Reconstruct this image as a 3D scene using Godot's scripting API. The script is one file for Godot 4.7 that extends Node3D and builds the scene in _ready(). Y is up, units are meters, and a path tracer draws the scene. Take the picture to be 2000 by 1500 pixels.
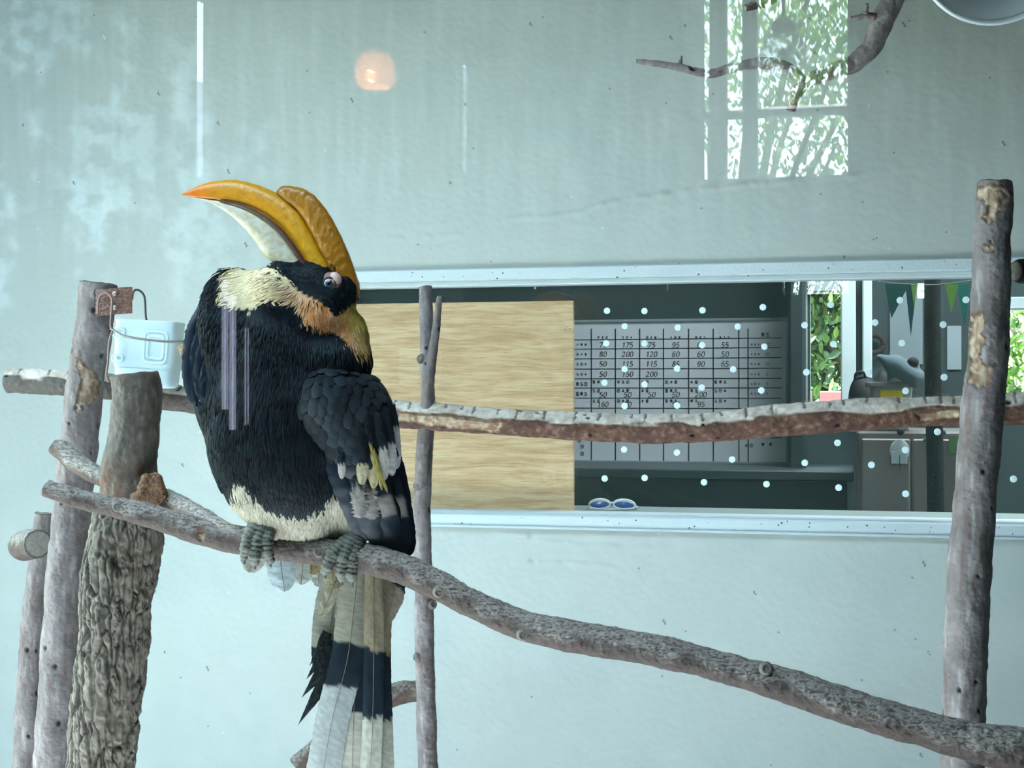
extends Node3D
# A great hornbill on a perch in a plastered aviary, seen through the visitors' pane.
# World: the plastered wall is the plane z = 0, y up, metres.  P() turns a pixel of the 2000 x 1500 frame and a depth into a point.

const F := 2747.0                     # focal length in pixels of the 2000-wide frame
const PANE_Z := 2.78                  # front face of the visitors' pane
const BIRD_D := 2.2                   # distance of the bird's perch
var cam_pos := Vector3(0.77, 1.55, 3.21)
var cb := Basis.from_euler(Vector3(0.0069, deg_to_rad(13.45), 0))
var used := {}
var rng := RandomNumberGenerator.new()
var nz := FastNoiseLite.new()
var nf := FastNoiseLite.new()
var nr := FastNoiseLite.new()
var nc := FastNoiseLite.new()
var bump_fine: NoiseTexture2D
var bump_wood: NoiseTexture2D
var bird_inv: Transform3D

# ------------------------------------------------------------------ geometry collector
class MB:
	var v := PackedVector3Array()
	var n := PackedVector3Array()
	var c := PackedColorArray()
	var uv := PackedVector2Array()
	var ix := PackedInt32Array()

	func tri(a: Vector3, b: Vector3, d: Vector3, out: Vector3, col := Color.WHITE) -> void:
		var m := (a - d).cross(a - b)
		if m.dot(out) < 0.0:
			var s := b
			b = d
			d = s
			m = -m
		m = m.normalized()
		var k := v.size()
		for p in [a, b, d]:
			v.append(p)
			n.append(m)
			c.append(col)
			uv.append(Vector2(p.x, -p.y))
		ix.append_array([k, k + 1, k + 2])

	func quad(a: Vector3, b: Vector3, d: Vector3, e: Vector3, out: Vector3, col := Color.WHITE) -> void:
		tri(a, b, d, out, col)
		tri(a, d, e, out, col)

	# box from lo to hi with its edges chamfered, put in place by t
	func box(lo: Vector3, hi: Vector3, bev := 0.002, t := Transform3D(), col := Color.WHITE) -> void:
		var mid := (lo + hi) * 0.5
		var h := (hi - lo) * 0.5
		bev = minf(bev, minf(h.x, minf(h.y, h.z)) * 0.6)
		var pt := func(s: Vector3, ax: int) -> Vector3:
			var q := Vector3(s.x * (h.x - bev), s.y * (h.y - bev), s.z * (h.z - bev))
			q[ax] = s[ax] * h[ax]
			return t * (mid + q)
		var ce := t * mid
		for ax in 3:
			var a1 := (ax + 1) % 3
			var a2 := (ax + 2) % 3
			for sg in [-1.0, 1.0]:
				var q := []
				for k in [[-1, -1], [1, -1], [1, 1], [-1, 1]]:
					var s := Vector3.ZERO
					s[ax] = sg
					s[a1] = k[0]
					s[a2] = k[1]
					q.append(pt.call(s, ax))
				quad(q[0], q[1], q[2], q[3], (q[0] + q[2]) * 0.5 - ce, col)
			if bev <= 0.0:
				continue
			for s1 in [-1.0, 1.0]:
				for s2 in [-1.0, 1.0]:
					var lo_s := Vector3.ZERO
					lo_s[ax] = -1.0
					lo_s[a1] = s1
					lo_s[a2] = s2
					var hi_s := lo_s
					hi_s[ax] = 1.0
					var e0: Vector3 = pt.call(lo_s, a1)
					var e1: Vector3 = pt.call(hi_s, a1)
					var e2: Vector3 = pt.call(hi_s, a2)
					var e3: Vector3 = pt.call(lo_s, a2)
					quad(e0, e1, e2, e3, (e0 + e2) * 0.5 - ce, col)
		if bev > 0.0:
			for x in [-1.0, 1.0]:
				for y in [-1.0, 1.0]:
					for z in [-1.0, 1.0]:
						var s := Vector3(x, y, z)
						var p0: Vector3 = pt.call(s, 0)
						tri(p0, pt.call(s, 1), pt.call(s, 2), p0 - ce, col)

	# rows x cols sheet of points, smooth; normal is d(col) x d(row)
	func grid(p: PackedVector3Array, cols: int, rows: int, closed: bool, cc := PackedColorArray(), flip := false) -> void:
		var k := v.size()
		var has := cc.size() == p.size()
		for r in rows:
			var r0 := maxi(r - 1, 0) * cols
			var r1 := mini(r + 1, rows - 1) * cols
			for q in cols:
				var q0 := q - 1
				var q1 := q + 1
				if closed:
					q0 = (q0 + cols) % cols
					q1 = q1 % cols
				else:
					q0 = maxi(q0, 0)
					q1 = mini(q1, cols - 1)
				var du := p[r * cols + q1] - p[r * cols + q0]
				var dv := p[r1 + q] - p[r0 + q]
				var m := du.cross(dv).normalized()
				n.append(-m if flip else m)
				uv.append(Vector2(float(q) / (cols - 1), float(r) / (rows - 1)))
		v.append_array(p)
		if has:
			c.append_array(cc)
		else:
			var w := PackedColorArray()
			w.resize(p.size())
			w.fill(Color.WHITE)
			c.append_array(w)
		var last := cols if closed else cols - 1
		for r in rows - 1:
			for q in last:
				var a := k + r * cols + q
				var b := k + r * cols + (q + 1) % cols
				var d := a + cols
				var e := b + cols
				if flip:
					ix.append_array([a, b, d, b, e, d])
				else:
					ix.append_array([a, d, b, b, d, e])

	# round tube through points with a radius for each
	func tube(p: PackedVector3Array, rad: PackedFloat32Array, cols := 10, col := Color.WHITE, caps := true) -> void:
		var g := PackedVector3Array()
		var cc := PackedColorArray()
		var nn := Vector3.ZERO
		var rows := p.size()
		var from := 0
		for r in rows:
			var t := (p[mini(r + 1, rows - 1)] - p[maxi(r - 1, 0)]).normalized()
			if nn == Vector3.ZERO:
				nn = t.cross(Vector3(0.31, 0.52, 0.79)).normalized()
			nn = (nn - t * nn.dot(t)).normalized()
			var bb := t.cross(nn)
			var extra := []
			if caps and r == 0:
				extra = [[0.0, -0.5], [0.6, -0.35]]
			for e in extra:
				for q in cols:
					var a0 := TAU * q / cols
					g.append(p[r] + (nn * cos(a0) + bb * sin(a0)) * rad[r] * maxf(e[0], 0.01) + t * rad[r] * e[1])
					cc.append(col)
				from += 1
			for q in cols:
				var a := TAU * q / cols
				g.append(p[r] + (nn * cos(a) + bb * sin(a)) * rad[r])
				cc.append(col)
			if caps and r == rows - 1:
				for e in [[0.6, 0.35], [0.01, 0.5]]:
					for q in cols:
						var a1 := TAU * q / cols
						g.append(p[r] + (nn * cos(a1) + bb * sin(a1)) * rad[r] * e[0] + t * rad[r] * e[1])
						cc.append(col)
					from += 1
		grid(g, cols, rows + from, true, cc)

	# profile [radius, height] turned round the axis of t
	func lathe(prof: Array, t: Transform3D, cols := 40, col := Color.WHITE) -> void:
		var g := PackedVector3Array()
		var cc := PackedColorArray()
		for pr in prof:
			for q in cols:
				var a := -TAU * q / cols
				g.append(t * Vector3(cos(a) * maxf(pr[0], 0.0002), pr[1], sin(a) * maxf(pr[0], 0.0002)))
				cc.append(col)
		grid(g, cols, prof.size(), true, cc)

	func ball(ce: Vector3, r: Vector3, b := Basis(), cols := 24, rows := 14, col := Color.WHITE) -> void:
		var prof := []
		for k in rows + 1:
			var a := -PI / 2 + PI * k / rows
			prof.append([cos(a), sin(a)])
		lathe(prof, Transform3D(b * Basis.from_scale(r), ce), cols, col)

	func mesh(with_color := true) -> ArrayMesh:
		var a := []
		a.resize(Mesh.ARRAY_MAX)
		a[Mesh.ARRAY_VERTEX] = v
		a[Mesh.ARRAY_NORMAL] = n
		a[Mesh.ARRAY_TEX_UV] = uv
		if with_color:
			a[Mesh.ARRAY_COLOR] = c
		a[Mesh.ARRAY_INDEX] = ix
		var m := ArrayMesh.new()
		m.add_surface_from_arrays(Mesh.PRIMITIVE_TRIANGLES, a)
		return m

	func shift(o: Vector3) -> void:
		for k in v.size():
			v[k] -= o

# ------------------------------------------------------------------ places
func P(x: float, y: float, d: float) -> Vector3:
	return cam_pos + cb * Vector3((x - 1000.0) / F * d, -(y - 750.0) / F * d, -d)

func W(x: float, y: float, z := 0.0) -> Vector3:                # where the sight line through a pixel meets the plane z
	var ray := cb * Vector3((x - 1000.0) / F, -(y - 750.0) / F, -1.0)
	return cam_pos + ray * ((z - cam_pos.z) / ray.z)

func M(x: float, y: float, d: float) -> Vector3:                # a place on the visitors' side whose reflection shows there
	var p := P(x, y, d)
	p.z = 2.0 * PANE_Z - p.z
	return p

func proj(p: Vector3) -> Vector2:
	var q := cb.transposed() * (p - cam_pos)
	return Vector2(1000.0 + q.x / -q.z * F, 750.0 - q.y / -q.z * F)

func BP(x: float, y: float, z: float) -> Vector3:               # bird's own axes; z in pixels towards the viewer
	return bird_inv * P(x, y, BIRD_D - z * BIRD_D / F)

# ------------------------------------------------------------------ nodes
func numbered(called: String) -> String:
	if not used.has(called):
		used[called] = 0
		return called
	used[called] += 1
	return "%s_%03d" % [called, used[called]]

func tag(o: Node3D, label: String, category := "", group := "", kind := "") -> Node3D:
	if label:
		o.set_meta("label", label)
	if category:
		o.set_meta("category", category)
	if group:
		o.set_meta("group", group)
	if kind:
		o.set_meta("kind", kind)
	return o

func thing(called: String, at: Vector3, label: String, category: String, group := "") -> Node3D:
	var o := Node3D.new()
	o.name = numbered(called)
	o.position = at
	add_child(o)
	return tag(o, label, category, group)

func put(called: String, m: Mesh, material: Material, parent: Node3D = null) -> MeshInstance3D:
	var o := MeshInstance3D.new()
	o.mesh = m
	o.material_override = material
	if parent == null:
		o.name = numbered(called)
		add_child(o)
	else:
		o.name = called
		parent.add_child(o, true)
	return o

func put_at(called: String, mb: MB, material: Material, parent: Node3D) -> MeshInstance3D:   # vertices given in the world
	mb.shift(parent.position)
	return put(called, mb.mesh(), material, parent)

func struct(called: String, mb: MB, material: Material, label: String, parent: Node3D = null) -> MeshInstance3D:
	var o := put(called, mb.mesh(), material, parent)
	if parent == null:
		tag(o, label, "structure", "", "structure")
	return o

# ------------------------------------------------------------------ materials
func lin(hex: String) -> Color:
	return Color(hex).srgb_to_linear()

func mat(color: Color, rough := 0.7, o := {}) -> StandardMaterial3D:
	var m := StandardMaterial3D.new()
	m.albedo_color = color
	m.roughness = rough
	m.metallic_specular = o.get("spec", 0.5)
	m.metallic = o.get("metal", 0.0)
	if o.has("vc"):
		m.vertex_color_use_as_albedo = true
	if o.has("bump"):
		m.heightmap_enabled = true
		m.heightmap_texture = o.bump
		m.heightmap_scale = o.get("depth", 0.1)
		m.uv1_triplanar = true
		var s: float = o.get("scale", 4.0)
		m.uv1_scale = o.get("scale3", Vector3(s, s, s))
	if o.has("coat"):
		m.clearcoat_enabled = true
		m.clearcoat = o.coat
		m.clearcoat_roughness = 0.25
	if o.has("back"):
		m.backlight_enabled = true
		m.backlight = o.back
	if o.has("two"):
		m.cull_mode = BaseMaterial3D.CULL_DISABLED
	if o.has("rim"):
		m.rim_enabled = true
		m.rim = o.rim
		m.rim_tint = 0.6
	if o.has("emit"):
		m.emission_enabled = true
		m.emission = o.emit
		m.emission_energy_multiplier = o.get("power", 1.0)
	return m

func noise_tex(freq: float, sd: int, kind := FastNoiseLite.TYPE_SIMPLEX_SMOOTH, oct := 4, size := 512) -> NoiseTexture2D:
	var f := FastNoiseLite.new()
	f.noise_type = kind
	f.frequency = freq
	f.seed = sd
	f.fractal_octaves = oct
	var t := NoiseTexture2D.new()
	t.width = size
	t.height = size
	t.seamless = true
	t.noise = f
	return t

func glass(alpha: float, tint := Color(0.8, 0.9, 0.88)) -> StandardMaterial3D:
	var m := StandardMaterial3D.new()
	m.transparency = BaseMaterial3D.TRANSPARENCY_ALPHA
	m.albedo_color = Color(tint, alpha)
	m.roughness = 0.0
	return m

# ------------------------------------------------------------------ curves
func cat(a: Array, t: float) -> Variant:              # Catmull-Rom through an Array of numbers or vectors, t from 0 to 1
	var n := a.size() - 1
	var u := clampf(t, 0.0, 1.0) * n
	var i := mini(int(u), n - 1)
	var f := u - i
	var p1 = a[i]
	var p2 = a[i + 1]
	var p0 = a[i - 1] if i > 0 else p1 * 2.0 - p2
	var p3 = a[i + 2] if i + 2 <= n else p2 * 2.0 - p1
	return (p1 * 2.0 + (p2 - p0) * f + (p0 * 2.0 - p1 * 5.0 + p2 * 4.0 - p3) * f * f + (p1 * 3.0 - p0 - p2 * 3.0 + p3) * f * f * f) * 0.5

func wire_mb(mb: MB, px: Array, r: float, cols := 8, steps := 6, col := Color.WHITE) -> void:   # [x, y, depth] points
	var a := []
	for q in px:
		a.append(P(q[0], q[1], q[2]))
	bar(mb, a, r, r, cols, steps, col)

func bar(mb: MB, a: Array, r0: float, r1: float, cols := 8, steps := 6, col := Color.WHITE) -> void:
	var n := (a.size() - 1) * steps
	var pts := PackedVector3Array()
	var rad := PackedFloat32Array()
	for k in n + 1:
		pts.append(cat(a, float(k) / n))
		rad.append(lerpf(r0, r1, float(k) / n))
	mb.tube(pts, rad, cols, col)

# ------------------------------------------------------------------ wood
const POST := 0
const RAIL := 1
const PERCH := 2
const BARK := 3
const BARE := 4
const PALE := 5

# A limb of wood: px holds [x, y, depth, radius in pixels]; bark relief and colour come from noise in the limb's own skin.
func limb(px: Array, style: int, sd: int, o := {}) -> MB:
	var pa := []
	var ra := []
	for q in px:
		pa.append(P(q[0], q[1], q[2]))
		ra.append(q[3] * q[2] / F)
	var fine: float = o.get("step", 0.0032)
	var cols: int = o.get("cols", 64)
	var coarse := 400
	var cum := PackedFloat32Array([0.0])
	var prev: Vector3 = pa[0]
	for k in coarse:
		var q: Vector3 = cat(pa, float(k + 1) / coarse)
		cum.append(cum[k] + q.distance_to(prev))
		prev = q
	var total := cum[coarse]
	var low: float = o.get("coarse_below", -10.0)        # metres of height under which nobody sees the skin: longer steps
	var ts := []
	var s := 0.0
	var at := 0
	while s < total:
		while at < coarse - 1 and cum[at + 1] < s:
			at += 1
		var t := (at + (s - cum[at]) / maxf(cum[at + 1] - cum[at], 1e-6)) / coarse
		ts.append([t, s])
		var y: float = cat(pa, t).y
		s += fine if y > low else 0.05
	ts.append([1.0, total])
	var rows := ts.size()
	var g := PackedVector3Array()
	var cc := PackedColorArray()
	var off := Vector3(sd * 3.17, sd * 1.31, sd * 7.7)
	var nn := Vector3.ZERO
	var holes := []
	rng.seed = sd * 7 + 3
	for k in int(o.get("holes", 0)):
		holes.append([rng.randf() * total * o.get("hole_reach", 1.0), rng.randf() * TAU, rng.randf_range(0.0015, 0.0042)])
	var cuts := []
	if style == RAIL:
		var q := 0.03
		while q < total:
			cuts.append([q, rng.randf_range(0.35, 0.9), rng.randf_range(-0.5, 0.5)])
			q += rng.randf_range(0.02, 0.06)
	var peel: Array = o.get("peel", [])
	var polys := []
	for pl in peel:
		polys.append(PackedVector2Array(pl))
	var caps: Array = o.get("cap", [true, true])
	var tint: Color = o.get("tint", Color.WHITE)
	var made := 0
	for r in rows:
		var t: float = ts[r][0]
		var sv: float = ts[r][1]
		var ce: Vector3 = cat(pa, t)
		var rad: float = maxf(cat(ra, t), 0.001)
		var tan: Vector3 = (cat(pa, minf(t + 0.004, 1.0)) - cat(pa, maxf(t - 0.004, 0.0))).normalized()
		if nn == Vector3.ZERO:
			nn = tan.cross(Vector3(0.3, 0.5, 0.8)).normalized()
		nn = (nn - tan * nn.dot(tan)).normalized()
		var bb := tan.cross(nn)
		var ring := PackedVector3Array()
		var rc := PackedColorArray()
		for q in cols:
			var a := TAU * q / cols
			var dir := nn * cos(a) + bb * sin(a)
			var skin := dir * rad
			var w := off + ce + skin                                   # noise place in metres
			var lowf := nz.get_noise_3dv(w * 14.0)
			var midf := nz.get_noise_3dv(w * 60.0 + off)
			var hif := nf.get_noise_3dv(w * 320.0)
			var up := dir.y
			var disp := lowf * rad * 0.09 + midf * 0.0011
			var col: Color
			if style == POST:
				col = lin("7c716e").lerp(lin("948986"), clampf(0.5 + lowf * 1.3, 0, 1)).lerp(lin("7a6e6b"), clampf(midf * 1.2 - 0.1, 0, 0.45))
				var streak := nz.get_noise_3d(w.x * 70.0, w.y * 11.0, w.z * 70.0)
				col = col.lerp(lin("74544a"), clampf(streak * 1.6 - 0.35, 0, 0.6))
				col = col.lerp(lin("c2b9b2"), clampf(-streak * 1.5 - 0.45, 0, 0.5))
				col = col * (1.0 + hif * 0.16)
				if hif > 0.66:
					col = col.lerp(lin("3b3230"), 0.5)
				disp += streak * 0.0006 + hif * 0.0003
			elif style == RAIL:
				var edge := up + nz.get_noise_3d(w.x * 12.0, w.y * 40.0, w.z * 12.0) * 0.34 + float(o.get("worn_lit", 0.0))
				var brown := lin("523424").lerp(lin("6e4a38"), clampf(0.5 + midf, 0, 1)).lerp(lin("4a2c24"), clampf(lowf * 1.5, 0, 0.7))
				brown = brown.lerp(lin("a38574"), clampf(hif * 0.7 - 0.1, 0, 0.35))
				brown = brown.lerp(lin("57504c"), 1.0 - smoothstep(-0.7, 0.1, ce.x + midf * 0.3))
				var worn_lit := lin("d9cdc0").lerp(lin("b5a596"), clampf(0.4 + midf * 0.9 + lowf, 0, 1))  # pale top: weathering plus some overhead light put into the colour
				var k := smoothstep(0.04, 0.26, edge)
				col = brown.lerp(worn_lit, k) * (1.0 + hif * 0.2)
				var tear := smoothstep(0.0, 0.35, lowf + 0.1)
				disp += k * 0.0004 - tear * 0.0018 * exp(-pow((edge - 0.12) / 0.05, 2.0)) + hif * 0.0004
				if absf(edge - 0.12) < 0.04 and tear > 0.4:
					col = col.lerp(lin("5a3a22"), 0.8)
				for ct in cuts:
					var dd: float = sv - ct[0] - ct[2] * 0.012 * (a - 3.0) * 0.3 - midf * 0.003
					if absf(dd) < 0.0022 and up > 1.0 - ct[1] * 0.7:
						col = col.lerp(lin("3a322f"), 0.75)
						disp -= 0.0012
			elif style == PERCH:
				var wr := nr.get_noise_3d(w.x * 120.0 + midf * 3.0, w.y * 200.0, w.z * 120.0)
				var k := smoothstep(-0.35, 0.45, up + lowf * 0.7)  # grey above, brown below: bark tone with overhead light partly painted in
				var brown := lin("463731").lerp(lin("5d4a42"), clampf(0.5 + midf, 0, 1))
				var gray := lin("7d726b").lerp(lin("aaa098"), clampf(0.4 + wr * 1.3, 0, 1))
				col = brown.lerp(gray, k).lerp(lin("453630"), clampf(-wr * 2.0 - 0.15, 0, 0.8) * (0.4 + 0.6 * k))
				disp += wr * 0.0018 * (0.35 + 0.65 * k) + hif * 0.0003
			elif style == BARK:
				var wv := Vector3(nz.get_noise_3d(w.x * 24.0, w.y * 20.0, w.z * 24.0), nz.get_noise_3d(w.z * 24.0, w.y * 20.0, w.x * 24.0 + 7.0), nz.get_noise_3d(w.y * 20.0, w.x * 24.0, w.z * 24.0 + 70.0))
				var q1 := Vector3(w.x * 62.0, w.y * 8.5, w.z * 62.0) + wv * 0.28
				var e1 := nc.get_noise_3dv(q1) + 1.0
				var e2 := nc.get_noise_3dv(Vector3(w.x * 105.0, w.y * 26.0, w.z * 105.0) + wv * 0.45 + Vector3.ONE * 20.0) + 1.0
				var gate := smoothstep(-0.25, 0.3, nz.get_noise_3d(w.x * 18.0, w.y * 12.0, w.z * 18.0 + 9.0))
				var crack := maxf((1.0 - smoothstep(0.03, 0.16, e1)) * (0.45 + 0.55 * gate), (1.0 - smoothstep(0.01, 0.10, e2)) * 0.55 * gate)
				disp += -crack * 0.0058 + minf(e1, 0.3) * 0.002 + midf * 0.001 + hif * 0.0009
				col = lin("6e6357").lerp(lin("8c7f70"), clampf(0.5 + midf * 1.2 + hif * 0.8, 0, 1)).lerp(lin("5f5748"), clampf(lowf * 1.4, 0, 0.45))
				col = col.lerp(lin("3a322a"), crack * 0.85)
			elif style == BARE:
				var streak := nf.get_noise_3d(w.x * 520.0, w.y * 120.0, w.z * 520.0)
				col = lin("554b43").lerp(lin("73685d"), clampf(0.5 + midf * 0.6 + streak * 0.8, 0, 1))
				var warm := smoothstep(0.55, 0.8, t) * clampf(0.7 + lowf * 1.4, 0, 1)
				col = col.lerp(lin("855735").lerp(lin("4f3323"), clampf(0.5 + midf * 1.6, 0, 1)), warm * 0.85)
				if streak > 0.5:
					col = col.lerp(lin("a09480"), 0.3)
				disp += streak * 0.0008 + hif * 0.0004
			else:
				var streak := nf.get_noise_3dv(Vector3(w.x * 420.0, w.y * 600.0, w.z * 420.0))
				col = lin("82786f").lerp(lin("9b9085"), clampf(0.5 + midf * 0.6 + streak * 0.6, 0, 1)).lerp(lin("5c5148"), clampf(-streak * 1.4 - 0.4, 0, 0.5))
				disp += streak * 0.0007
			for h in holes:
				var da: float = wrapf(a - h[1], -PI, PI) * rad
				var dv: float = sv - h[0]
				var hd := sqrt(da * da + dv * dv * 0.6)
				if hd < h[2] * 1.5:
					var hk := 1.0 - smoothstep(h[2] * 0.7, h[2] * 1.5, hd)
					col = col.lerp(lin("17110f"), hk)
					disp -= hk * 0.004
			if polys.size() and dir.dot(cam_pos - ce) > 0.0:
				var pp := proj(ce + skin) + Vector2(midf, lowf) * 6.0
				for pl in polys:
					if Geometry2D.is_point_in_polygon(pp, pl):
						var sw := nf.get_noise_3d(w.x * 300.0, w.y * 70.0, w.z * 300.0)
						col = lin("b39a80").lerp(lin("8a6a50"), clampf(0.5 + sw * 1.6, 0, 1)).lerp(lin("d8c8b0"), clampf(midf * 1.5, 0, 0.6))
						if not Geometry2D.is_point_in_polygon(pp + Vector2(-3, -7), pl) or not Geometry2D.is_point_in_polygon(pp + Vector2(5, -2), pl):
							col = col.lerp(lin("4d2f1e"), 0.75)
						else:
							disp -= 0.0034 - sw * 0.0012
						break
			col = Color(col.r * tint.r, col.g * tint.g, col.b * tint.b)
			ring.append(dir * (rad + disp))
			rc.append(col)
		# cut end before the first ring and after the last, a little ragged
		if r == 0 and caps[0]:
			for e in [0.02, 0.45, 0.8, 0.97]:
				for q in cols:
					g.append(ce + ring[q] * e - tan * (0.0025 if e < 0.9 else 0.0018) + tan * nf.get_noise_3dv((off + ce + ring[q] * e) * 200.0) * 0.002)
					cc.append(end_grain(e, q, sd))
				made += 1
		for q in cols:
			g.append(ce + ring[q])
			cc.append(rc[q])
		made += 1
		if r == rows - 1 and caps[1]:
			for e in [0.97, 0.8, 0.45, 0.02]:
				for q in cols:
					g.append(ce + ring[q] * e + tan * (0.0025 if e < 0.9 else 0.0018) + tan * nf.get_noise_3dv((off + ce + ring[q] * e) * 200.0) * 0.002)
					cc.append(end_grain(e, q, sd))
				made += 1
	var mb := MB.new()
	mb.grid(g, cols, made, true, cc)
	return mb

func end_grain(e: float, q: int, sd: int) -> Color:
	if e > 0.9:
		return lin("40362f")
	var k := 0.5 + 0.5 * nf.get_noise_3d(e * 300.0, q * 4.0, sd)
	return lin("6e655c").lerp(lin("a0968b"), k)

# a ring-shaped knot lying on a limb, facing out along dir
func knot_mb(at: Vector3, dir: Vector3, r: float) -> MB:
	var mb := MB.new()
	var b := Basis(Quaternion(Vector3.UP, dir.normalized()))
	mb.lathe([[r * 1.7, -r * 0.5], [r * 1.35, r * 0.12], [r * 1.05, r * 0.42], [r * 0.82, r * 0.34], [r * 0.7, r * 0.1], [r * 0.5, r * 0.16], [0.0, r * 0.2]], Transform3D(b, at), 22, lin("6f655c"))
	return mb

# ------------------------------------------------------------------ smooth solids
# prims: ["e", centre, radii] or ["c", a, b, ra, rb]; all joined with a smooth minimum of width k
func field(p: Vector3, prims: Array, k: float) -> float:
	var d := 1e9
	for q in prims:
		var e: float
		if q[0] == "e":
			var s: Vector3 = (p - q[1]) / q[2]
			var k0 := s.length()
			var k1: float = (s / q[2]).length()
			e = k0 * (k0 - 1.0) / maxf(k1, 1e-6)
		else:
			var ab: Vector3 = q[2] - q[1]
			var h := clampf((p - q[1]).dot(ab) / ab.length_squared(), 0.0, 1.0)
			e = (p - q[1] - ab * h).length() - lerpf(q[3], q[4], h)
		if d > 1e8:
			d = e
		elif absf(d - e) >= k:
			d = minf(d, e)
		else:
			var hh := (k - absf(d - e)) / k
			d = minf(d, e) - hh * hh * k * 0.25
	return d

# Surface nets over (x, -y, z) in pixels; conv turns a vertex into the thing's own axes; tint gives its colour.
func nets(prims: Array, lo: Vector3, hi: Vector3, cell: float, k: float, conv: Callable, tint: Callable, raw: PackedVector3Array) -> MB:
	var nx := int((hi.x - lo.x) / cell) + 2
	var ny := int((hi.y - lo.y) / cell) + 2
	var nzz := int((hi.z - lo.z) / cell) + 2
	var val := PackedFloat32Array()
	val.resize(nx * ny * nzz)
	val.fill(1e9)
	var B := 5
	var blocks := []
	for bx in range(0, nx - 1, B):
		for by in range(0, ny - 1, B):
			for bz in range(0, nzz - 1, B):
				var ce := lo + (Vector3(bx, by, bz) + Vector3.ONE * (B * 0.5)) * cell
				if absf(field(ce, prims, k)) < B * cell * 1.45:
					blocks.append([bx, by, bz])
	for b in blocks:
		for x in range(b[0], mini(b[0] + B + 1, nx)):
			for y in range(b[1], mini(b[1] + B + 1, ny)):
				var row := (x * ny + y) * nzz
				for z in range(b[2], mini(b[2] + B + 1, nzz)):
					if val[row + z] > 1e8:
						val[row + z] = field(lo + Vector3(x, y, z) * cell, prims, k)
	var id := PackedInt32Array()
	id.resize(nx * ny * nzz)
	id.fill(-1)
	var mb := MB.new()
	var offs := [0, nzz, ny * nzz, ny * nzz + nzz, 1, nzz + 1, ny * nzz + 1, ny * nzz + nzz + 1]   # corners: bit0 y, bit1 x, bit2 z
	var cells := []
	for b in blocks:
		for x in range(b[0], mini(b[0] + B, nx - 1)):
			for y in range(b[1], mini(b[1] + B, ny - 1)):
				for z in range(b[2], mini(b[2] + B, nzz - 1)):
					var at := (x * ny + y) * nzz + z
					var m := 0
					for c in 8:
						if val[at + offs[c]] < 0.0:
							m |= 1 << c
					if m == 0 or m == 255:
						continue
					var s := Vector3.ZERO
					var cnt := 0
					for c in 8:
						for bit in [1, 2, 4]:
							if c & bit:
								continue
							var e: int = c | bit
							if ((m >> c) & 1) == ((m >> e) & 1):
								continue
							var v0 := val[at + offs[c]]
							var v1 := val[at + offs[e]]
							var f := v0 / (v0 - v1)
							var p0 := Vector3((c >> 1) & 1, c & 1, (c >> 2) & 1)
							var p1 := Vector3((e >> 1) & 1, e & 1, (e >> 2) & 1)
							s += p0.lerp(p1, f)
							cnt += 1
					var w := lo + (Vector3(x, y, z) + s / cnt) * cell
					id[at] = mb.v.size()
					raw.append(w)
					mb.v.append(conv.call(w))
					mb.c.append(tint.call(w))
					mb.uv.append(Vector2.ZERO)
					cells.append([x, y, z, at])
	mb.n.resize(mb.v.size())
	var SX := ny * nzz
	var SY := nzz
	for c in cells:
		var at: int = c[3]
		var inside := val[at] < 0.0
		for ax in 3:
			var d: int = [SX, SY, 1][ax]
			var u: int = [SY, 1, SX][ax]
			var w: int = [1, SX, SY][ax]
			if c[(ax + 1) % 3] == 0 or c[(ax + 2) % 3] == 0:
				continue
			if (val[at + d] < 0.0) == inside:
				continue
			var q := [id[at], id[at - u], id[at - u - w], id[at - w]]
			if q.min() < 0:
				continue
			if inside:
				q = [q[0], q[3], q[2], q[1]]
			var a0 := mb.v[q[0]]
			var nm := (a0 - mb.v[q[2]]).cross(mb.v[q[3]] - mb.v[q[1]])
			mb.ix.append_array([q[0], q[1], q[2], q[0], q[2], q[3]])
			var fn := (a0 - mb.v[q[2]]).cross(a0 - mb.v[q[1]]) + (a0 - mb.v[q[3]]).cross(a0 - mb.v[q[2]])
			for i in q:
				mb.n[i] += fn
	for i in mb.n.size():
		mb.n[i] = mb.n[i].normalized()
	return mb

# ------------------------------------------------------------------ the scene
func _ready() -> void:
	rng.seed = 11
	nz.noise_type = FastNoiseLite.TYPE_SIMPLEX_SMOOTH
	nz.frequency = 1.0
	nz.fractal_octaves = 2
	nf.noise_type = FastNoiseLite.TYPE_SIMPLEX
	nf.frequency = 0.18
	nf.fractal_octaves = 2
	nf.seed = 5
	nc.noise_type = FastNoiseLite.TYPE_CELLULAR
	nc.frequency = 1.0
	nc.fractal_type = FastNoiseLite.FRACTAL_NONE
	nc.cellular_return_type = FastNoiseLite.RETURN_DISTANCE2_SUB
	nc.seed = 4
	nr.noise_type = FastNoiseLite.TYPE_SIMPLEX
	nr.frequency = 1.0
	nr.fractal_octaves = 3
	nr.seed = 9
	lights()
	bump_fine = noise_tex(0.03, 3)
	bump_wood = noise_tex(0.04, 8, FastNoiseLite.TYPE_SIMPLEX, 3)
	shell()
	window()
	keeper_room()
	visitors_side()
	timber()
	hanging()
	bird()

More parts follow.
